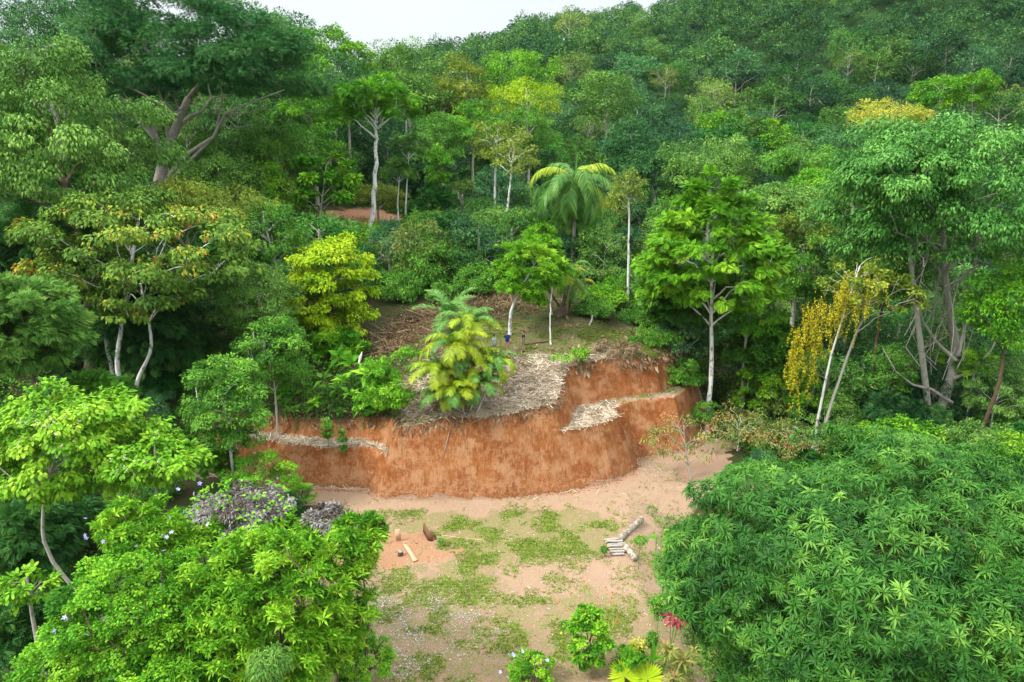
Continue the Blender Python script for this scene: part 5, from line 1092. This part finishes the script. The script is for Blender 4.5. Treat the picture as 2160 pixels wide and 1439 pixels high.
# ------------------------------------------------------------------ logs, planks, firewood, roots
plain('wood_fresh', (.62, .42, .25), scale=12); plain('wood_grey', (.38, .35, .31), scale=10); plain('wood_end', (.60, .38, .18), scale=25); plain('bark_slab', (.22, .11, .06), scale=9, var=.45); plain('wood_dry', (.40, .34, .28), scale=10, var=.4)
def log(name, label, a, b, r, mat, cat='log', group=None, n=12, ends=True, bend=0.):
    a = np.array(a, float); b = np.array(b, float); root = empty(name, tuple(a)); tag(root, label, cat, group)
    s = np.linspace(0, 1, 8); P_ = a+(b-a)*s[:, None]+np.array([0, 0, 1.])*(np.sin(s*math.pi)*bend)[:, None]; gg = np.random.default_rng(int(abs(a[0]*91+b[1]*37)))
    mb = MB(); tube(mb, P_, r*(1+gg.normal(0, .05, 8)), n, .5, cap=False); V, Q_, T = mb.data(); V += gg.normal(0, r*.05, V.shape); mb.V = [V]; mb.Q = [Q_]; mb.T = [T]; mb.build('bark', M[mat], root, off=a)
    eb = MB()
    d = unit(b-a)
    for p, s_ in ((a, -1), (b, 1)): tube(eb, [p+d*s_*.004-d*s_*.03, p+d*s_*.012], r*.93, n)
    eb.build('cut_end', M['wood_end' if mat == 'wood_grey' else 'wood_dry'], root, off=a); return root
lift = lambda p, r: np.array([p[0], p[1], H(p[0], p[1])+r])
log('fallen_log', 'upper mossy log lying behind the firewood at the right side of the yard', lift(hit(1308, 1142), .2), lift(hit(1352, 1103), .2), .21, 'bark_log')
log('fallen_log', 'lower dark log lying in front of the firewood at the right side of the yard', lift(hit(1340, 1186), .2), lift(hit(1316, 1158), .2), .2, 'bark_log')
fw = [((1274, 1143), (1311, 1141)), ((1277, 1148), (1313, 1147)), ((1281, 1153), (1315, 1152)), ((1281, 1158), (1316, 1158)), ((1284, 1163), (1317, 1163)), ((1287, 1168), (1317, 1168)), ((1290, 1173), (1316, 1173)), ((1280, 1150), (1300, 1151)), ((1285, 1160), (1312, 1161))]
fl = ['topmost grey split log, farthest from the camera', 'second split log of the firewood row', 'third split log of the firewood row', 'fourth split log, in the middle of the firewood row', 'fifth split log of the firewood row', 'sixth split log of the firewood row', 'nearest split log of the firewood row', 'short split log lying on the far half of the firewood row', 'split log lying on top of the middle of the firewood row']
for k, ((ax, ay), (bx, by2)) in enumerate(fw):
    r = .085; up = .24 if k >= 7 else r
    log('split_log', 'pale grey '+fl[k] if not fl[k].startswith('topmost') else fl[k], lift(hit(ax, ay), up), lift(hit(bx, by2), up+.04), r*(1+.1*math.sin(k*3)), 'wood_grey', 'firewood', 'firewood row beside the fallen logs', n=6)
log('fallen_log', 'thin brown log lying on the mound behind the man in the dark T-shirt', lift(hit(1106, 729), .08), lift(hit(1162, 722), .08), .09, 'bark_brown')
log('wooden_pole', 'thin pale pole lying on the grass right of the bark slab', lift(hit(932, 1131), .03), lift(hit(1016, 1143), .03), .022, 'wood_fresh', 'pole', n=6)
def slab(name, label, pts, th, mat, cat):      # a live-edge board from outline points (left side, right side)
    L_, R_ = pts; n = len(L_); c = np.mean(np.array(L_+R_), 0); nn = unit(np.cross(np.array(L_[-1])-np.array(L_[0]), np.array(R_[0])-np.array(L_[0]))); nn = nn if nn[2] > 0 or abs(nn[2]) < .3 else -nn
    V = []
    for a_, b_3 in zip(L_, R_):
        a_ = np.array(a_); b_3 = np.array(b_3); V += [a_, b_3, b_3+nn*th, a_+nn*th]
    Q_ = [(4*i+j, 4*i+(j+1) % 4, 4*i+4+(j+1) % 4, 4*i+4+j) for i in range(n-1) for j in range(4)]+[(3, 2, 1, 0), (4*n-4, 4*n-3, 4*n-2, 4*n-1)]
    me = mesh_np(name, V, Q_, M[mat], np.full(len(V), .5)); o = link(bpy.data.objects.new(name, me)); bm = bmesh.new(); bm.from_mesh(me); bmesh.ops.recalc_face_normals(bm, faces=bm.faces); bm.to_mesh(me); bm.free(); tag(o, label, cat); return o
G3 = lambda px, py, dz=.03: tuple(lift(hit(px, py), dz))
slab('wooden_plank', 'pale wavy-edged plank lying on the bare red soil', ([G3(849, 1152), G3(857, 1163), G3(866, 1177), G3(871, 1188)], [G3(859, 1151), G3(866, 1162), G3(873, 1172), G3(882, 1184)]), .07, 'wood_fresh', 'plank')
slab('wooden_plank', 'small pale plank half hidden by the lime green tree', ([G3(833, 1168), G3(838, 1166)], [G3(845, 1164), G3(843, 1162)]), .05, 'wood_fresh', 'plank')
def up(px, py, px2, py2):                     # point above the ground spot (px,py), seen at (px2,py2)
    b = hit(px, py); return tuple(at(px2, py2, b[1]))
slab('bark_slab', 'dark brown bark slab standing on its edge on the yard', ([up(893, 1125, 893, 1104), up(900, 1133, 897, 1112), up(907, 1140, 902, 1120), up(913, 1143, 909, 1127), up(918, 1141, 917, 1131)], [up(893, 1125, 892, 1122), up(900, 1133, 897, 1131), up(907, 1142, 903, 1142), up(913, 1144, 911, 1144), up(918, 1141, 919, 1141)]), .09, 'bark_slab', 'bark')
slab('wooden_plank', 'upright pale board half hidden by the lime green tree', ([up(836, 1143, 833, 1118), up(842, 1143, 844, 1117)], [up(836, 1143, 836, 1143), up(842, 1143, 846, 1141)]), .06, 'wood_fresh', 'plank')
log('chopped_block', 'small dark chopping block beside the pale plank', lift(hit(845, 1172), .0), lift(hit(845, 1172), .28), .17, 'bark_brown', 'stump')
st0 = at(1342, 1378, 26.6); log('tree_stump', 'tall white-blotched stump at the bottom edge of the yard', (st0[0]-.05, 26.5, H(st0[0], 26.5)-.1), st0, .25, 'bark_painted', 'stump', n=14)
rg = np.random.default_rng(5)
for (pts, r, lab) in [([(865, 897), (856, 920), (849, 935), (847, 950)], .03, 'left pale root hanging down the clay face'), ([(892, 895), (891, 912), (888, 927)], .028, 'short pale root hanging down the clay face'), ([(951, 900), (946, 920), (941, 940), (935, 962)], .045, 'longest grey root hanging down the clay face'), ([(1177, 901), (1190, 906), (1205, 908), (1208, 917)], .025, 'thin root sticking out below the straw-covered ledge')]:
    P_ = [hit(*p)+np.array([0, -.08, .04]) for p in pts]; mb = MB(); tube(mb, P_, np.linspace(r, r*.4, len(P_)), 6); 
    for k in range(2): i = rg.integers(1, len(P_)-1) if len(P_) > 2 else 0; tube(mb, [P_[i], P_[i]+np.array([rg.normal(0, .15), -.05, -.25])], [r*.5, r*.2], 5)
    tag(mb.build('root', M['wood_dry']), lab, 'root')
mb = MB(); P0 = at(764, 742, 47.9); tube(mb, [at(757, 766, 47.9), at(760, 755, 47.9), P0], [.06, .11, .01], 7)
plain('white_leaf', (.75, .72, .66), var=.1); tag(mb.build('curled_leaf', M['white_leaf'], smooth=True), 'white curled dry leaf standing up among the broad-leaved plants', 'leaf')

# ------------------------------------------------------------------ people
plain('skin_tan', (.42, .22, .14), var=.05, rough=.6); plain('hair_dark', (.012, .010, .010), var=.1); plain('cloth_navy', (.01, .04, .16), var=.1, scale=60); plain('cloth_black', (.018, .022, .040), var=.1); plain('cloth_tan', (.42, .27, .17), var=.1)
plain('cloth_grey', (.13, .16, .13), var=.1); plain('shoe_dark', (.03, .03, .03)); plain('eye_dark', (.01, .01, .01)); plain('lip', (.30, .10, .08))
t = NT('cloth_pattern'); nn_ = t.noise(14, 2, .5, t.pos(True)); t.surf(t.ramp(nn_, [(0, (.05, .15, .22)), (.45, (.10, .32, .38)), (.55, (.62, .75, .75)), (.62, (.08, .25, .20)), (1, (.5, .65, .7))]), .8)
def skin(name, verts, edges, rad, mat, parent, lvl=1, root=0):
    me = bpy.data.meshes.new(name); me.from_pydata([tuple(v) for v in verts], edges, []); me.update()
    o = bpy.data.objects.new(name, me); COL.objects.link(o); m1_ = o.modifiers.new('skin', 'SKIN'); m1_.use_smooth_shade = True
    for i, r in enumerate(rad): me.skin_vertices[0].data[i].radius = (r, r) if not isinstance(r, tuple) else r
    for i in range(len(verts)): me.skin_vertices[0].data[i].use_root = (i == root)
    m2_ = o.modifiers.new('sub', 'SUBSURF'); m2_.levels = lvl; m2_.render_levels = lvl
    dg = bpy.context.evaluated_depsgraph_get(); ev = o.evaluated_get(dg); nm = bpy.data.meshes.new_from_object(ev); bpy.data.objects.remove(o); bpy.data.meshes.remove(me)
    nm.name = name; nm.materials.clear(); nm.materials.append(M[mat]); return link(bpy.data.objects.new(name, nm), parent)
def person(label, x, y, rz, top, bottom, pose, polo=False, hh=1.74):
    z = H(x, y); root = empty('person', (x, y, z), rz); tag(root, label, 'person'); k = hh/1.74; V, E, Rr = [], [], []
    def add(p, r, par=None):
        V.append(np.array(p)*k); Rr.append(r*k if not isinstance(r, tuple) else (r[0]*k, r[1]*k))
        if par is not None: E.append((par, len(V)-1))
        return len(V)-1
    # faces -Y
    pel = add((0, 0, .93), (.15, .105)); wst_ = add((0, .005, 1.08), (.135, .10), pel); ch = add((0, .01, 1.28), (.165, .115), wst_); nb_ = add((0, .01, 1.43), (.085, .07), ch); nk = add((0, 0, 1.49), .052, nb_)
    hy = pose.get('look', 0.); hd = add((.0, -.015, 1.575), (.082, .095), nk); hd2 = add((0, -.012, 1.66), (.088, .102), hd); add((0, 0, 1.715), (.045, .055), hd2)
    add((math.sin(hy)*.105, -math.cos(hy)*.115, 1.60), .012, hd)
    for s in (-1, 1):
        hip = add((s*.09, 0, .88), .092, pel); kn = add((s*(.10+pose.get('st', .02)), -.02, .49), .06, hip); ca = add((s*(.11+pose.get('st', .02)), .015, .33), .056, kn); an = add((s*(.11+pose.get('st', .02)), .02, .085), .037, ca); ft = add((s*(.12+pose.get('st', .02)), -.06, .04), .038, an); add((s*(.125+pose.get('st', .02)), -.16, .025), .028, ft)
        sh = add((s*.17, .01, 1.40), .062, ch); el, wr = pose['arms'][0 if s < 0 else 1]; e1 = add(el, .042, sh); w1 = add(wr, .028, e1)
        dv = unit(np.array(wr)-np.array(el)); lat = unit(np.cross(dv, np.array([s*1., 0, .2]))); pm_ = np.array(wr)+dv*.05; h1 = add(pm_, (.034, .018), w1)
        for f in range(4):
            o_ = lat*(f-1.5)*.019; Lf = [.07, .082, .076, .058][f]; b1 = add(pm_+dv*.045+o_, .0088, h1); add(pm_+dv*(.045+Lf*.6)+o_+np.array([-s*.008, -.008, 0]), .0082, b1); add(pm_+dv*(.045+Lf)+o_+np.array([-s*.024, -.02, 0]), .0075, len(V)-1)
        th = add(pm_-dv*.02+lat*-.035, .0095, h1); add(pm_+dv*.03+lat*-.058, .008, th)
    skin('body', V, E, Rr, 'skin_tan', root, 1)
    A = pose['arms']; sv, se, sr = [], [], []
    def a2(p, r, par=None):
        sv.append(np.array(p)*k); sr.append((r[0]*k, r[1]*k) if isinstance(r, tuple) else r*k)
        if par is not None: se.append((par, len(sv)-1))
        return len(sv)-1
    q0 = a2((0, 0, .80), (.18, .135)); q0 = a2((0, 0, .93), (.178, .132), q0); q1 = a2((0, .005, 1.1), (.16, .12), q0); q2 = a2((0, .01, 1.3), (.185, .135), q1); q3 = a2((0, .01, 1.425), (.12, .09), q2); a2((0, .005, 1.455), (.072, .068), q3)
    for s in (-1, 1):
        el = np.array(A[0 if s < 0 else 1][0]); s0 = np.array((s*.175, .01, 1.4)); h_1 = a2(s0, .075, q2); a2(s0+(el-s0)*.72, .066, h_1)
    skin('shirt', sv, se, sr, top, root, 1); sv, se, sr = [], [], []
    q0 = a2((0, 0, 1.0), (.155, .11))
    q1 = a2((0, 0, .88), (.165, .12), q0)
    for s in (-1, 1): q2 = a2((s*.095, 0, .78), .105, q1); a2((s*(.10+pose.get('st', .02)), -.012, .52), .088, q2)
    skin('shorts', sv, se, sr, bottom, root, 1); sv, se, sr = [], [], []
    q0 = a2((0, .045, 1.57), (.09, .075)); q1 = a2((0, .012, 1.69), (.108, .118), q0); a2((0, .0, 1.755), (.085, .10), q1); hr = skin('hair', sv, se, sr, 'hair_dark', root, 1); hr.rotation_euler[2] = hy; 
    for s in (-1, 1):
        sb = MB(); c0 = np.array((s*(.12+pose.get('st', .02)), -.06, .045))*k; box(sb, c0, (.095*k, .27*k, .085*k), taper=.8); sb.build('shoe', M['shoe_dark'], root)
        eb = MB(); a_ = hy+s*.35; c0 = np.array((math.sin(a_)*.088, -math.cos(a_)*.092-.012, 1.63))*k; box(eb, c0, (.022*k, .012*k, .01*k), rotm(0, 0, a_)); eb.build('eye', M['eye_dark'], root)
    eb = MB(); box(eb, np.array((math.sin(hy)*.088, -math.cos(hy)*.098-.012, 1.555))*k, (.04*k, .012*k, .01*k), rotm(0, 0, hy)); eb.build('mouth', M['lip'], root)
    return root
p1 = hit(1070, 744); p2 = hit(1104, 742); p3 = hit(1043, 748)
person('man in a navy polo shirt and tan shorts facing the camera on the mound', p1[0], p1[1], .1, 'cloth_navy', 'cloth_tan', dict(arms=[((-.27, .03, 1.13), (-.25, -.10, .93)), ((.28, .03, 1.13), (.26, -.16, 1.0))], st=.04), hh=1.78)
person('person in a black T-shirt and grey shorts seen from the side on the mound', p2[0], p2[1], -1.25, 'cloth_black', 'cloth_grey', dict(arms=[((-.22, -.02, 1.13), (-.17, -.16, .95)), ((.22, -.02, 1.13), (.15, -.18, .94))], look=.1), hh=1.74)
person('person in a patterned teal shirt half hidden by the palm fronds', p3[0], p3[1], .9, 'cloth_pattern', 'cloth_grey', dict(arms=[((-.24, .0, 1.13), (-.2, -.12, .92)), ((.24, 0, 1.13), (.2, -.15, .93))]), hh=1.66)

# ------------------------------------------------------------------ haze
hz = MB(); box(hz, (30, 290, 110), (925, 725, 232)); V, Q_, T = hz.data(); hm = bpy.data.materials.new('haze'); hm.use_nodes = True; ht_ = hm.node_tree; ht_.nodes.clear()
pv = ht_.nodes.new('ShaderNodeVolumePrincipled'); pv.inputs['Density'].default_value = .00004; pv.inputs['Color'].default_value = (.72, .84, .97, 1); ho = ht_.nodes.new('ShaderNodeOutputMaterial'); ht_.links.new(pv.outputs[0], ho.inputs['Volume'])
tag(link(bpy.data.objects.new('haze', mesh_np('haze', V, Q_, hm))), kind='stuff')
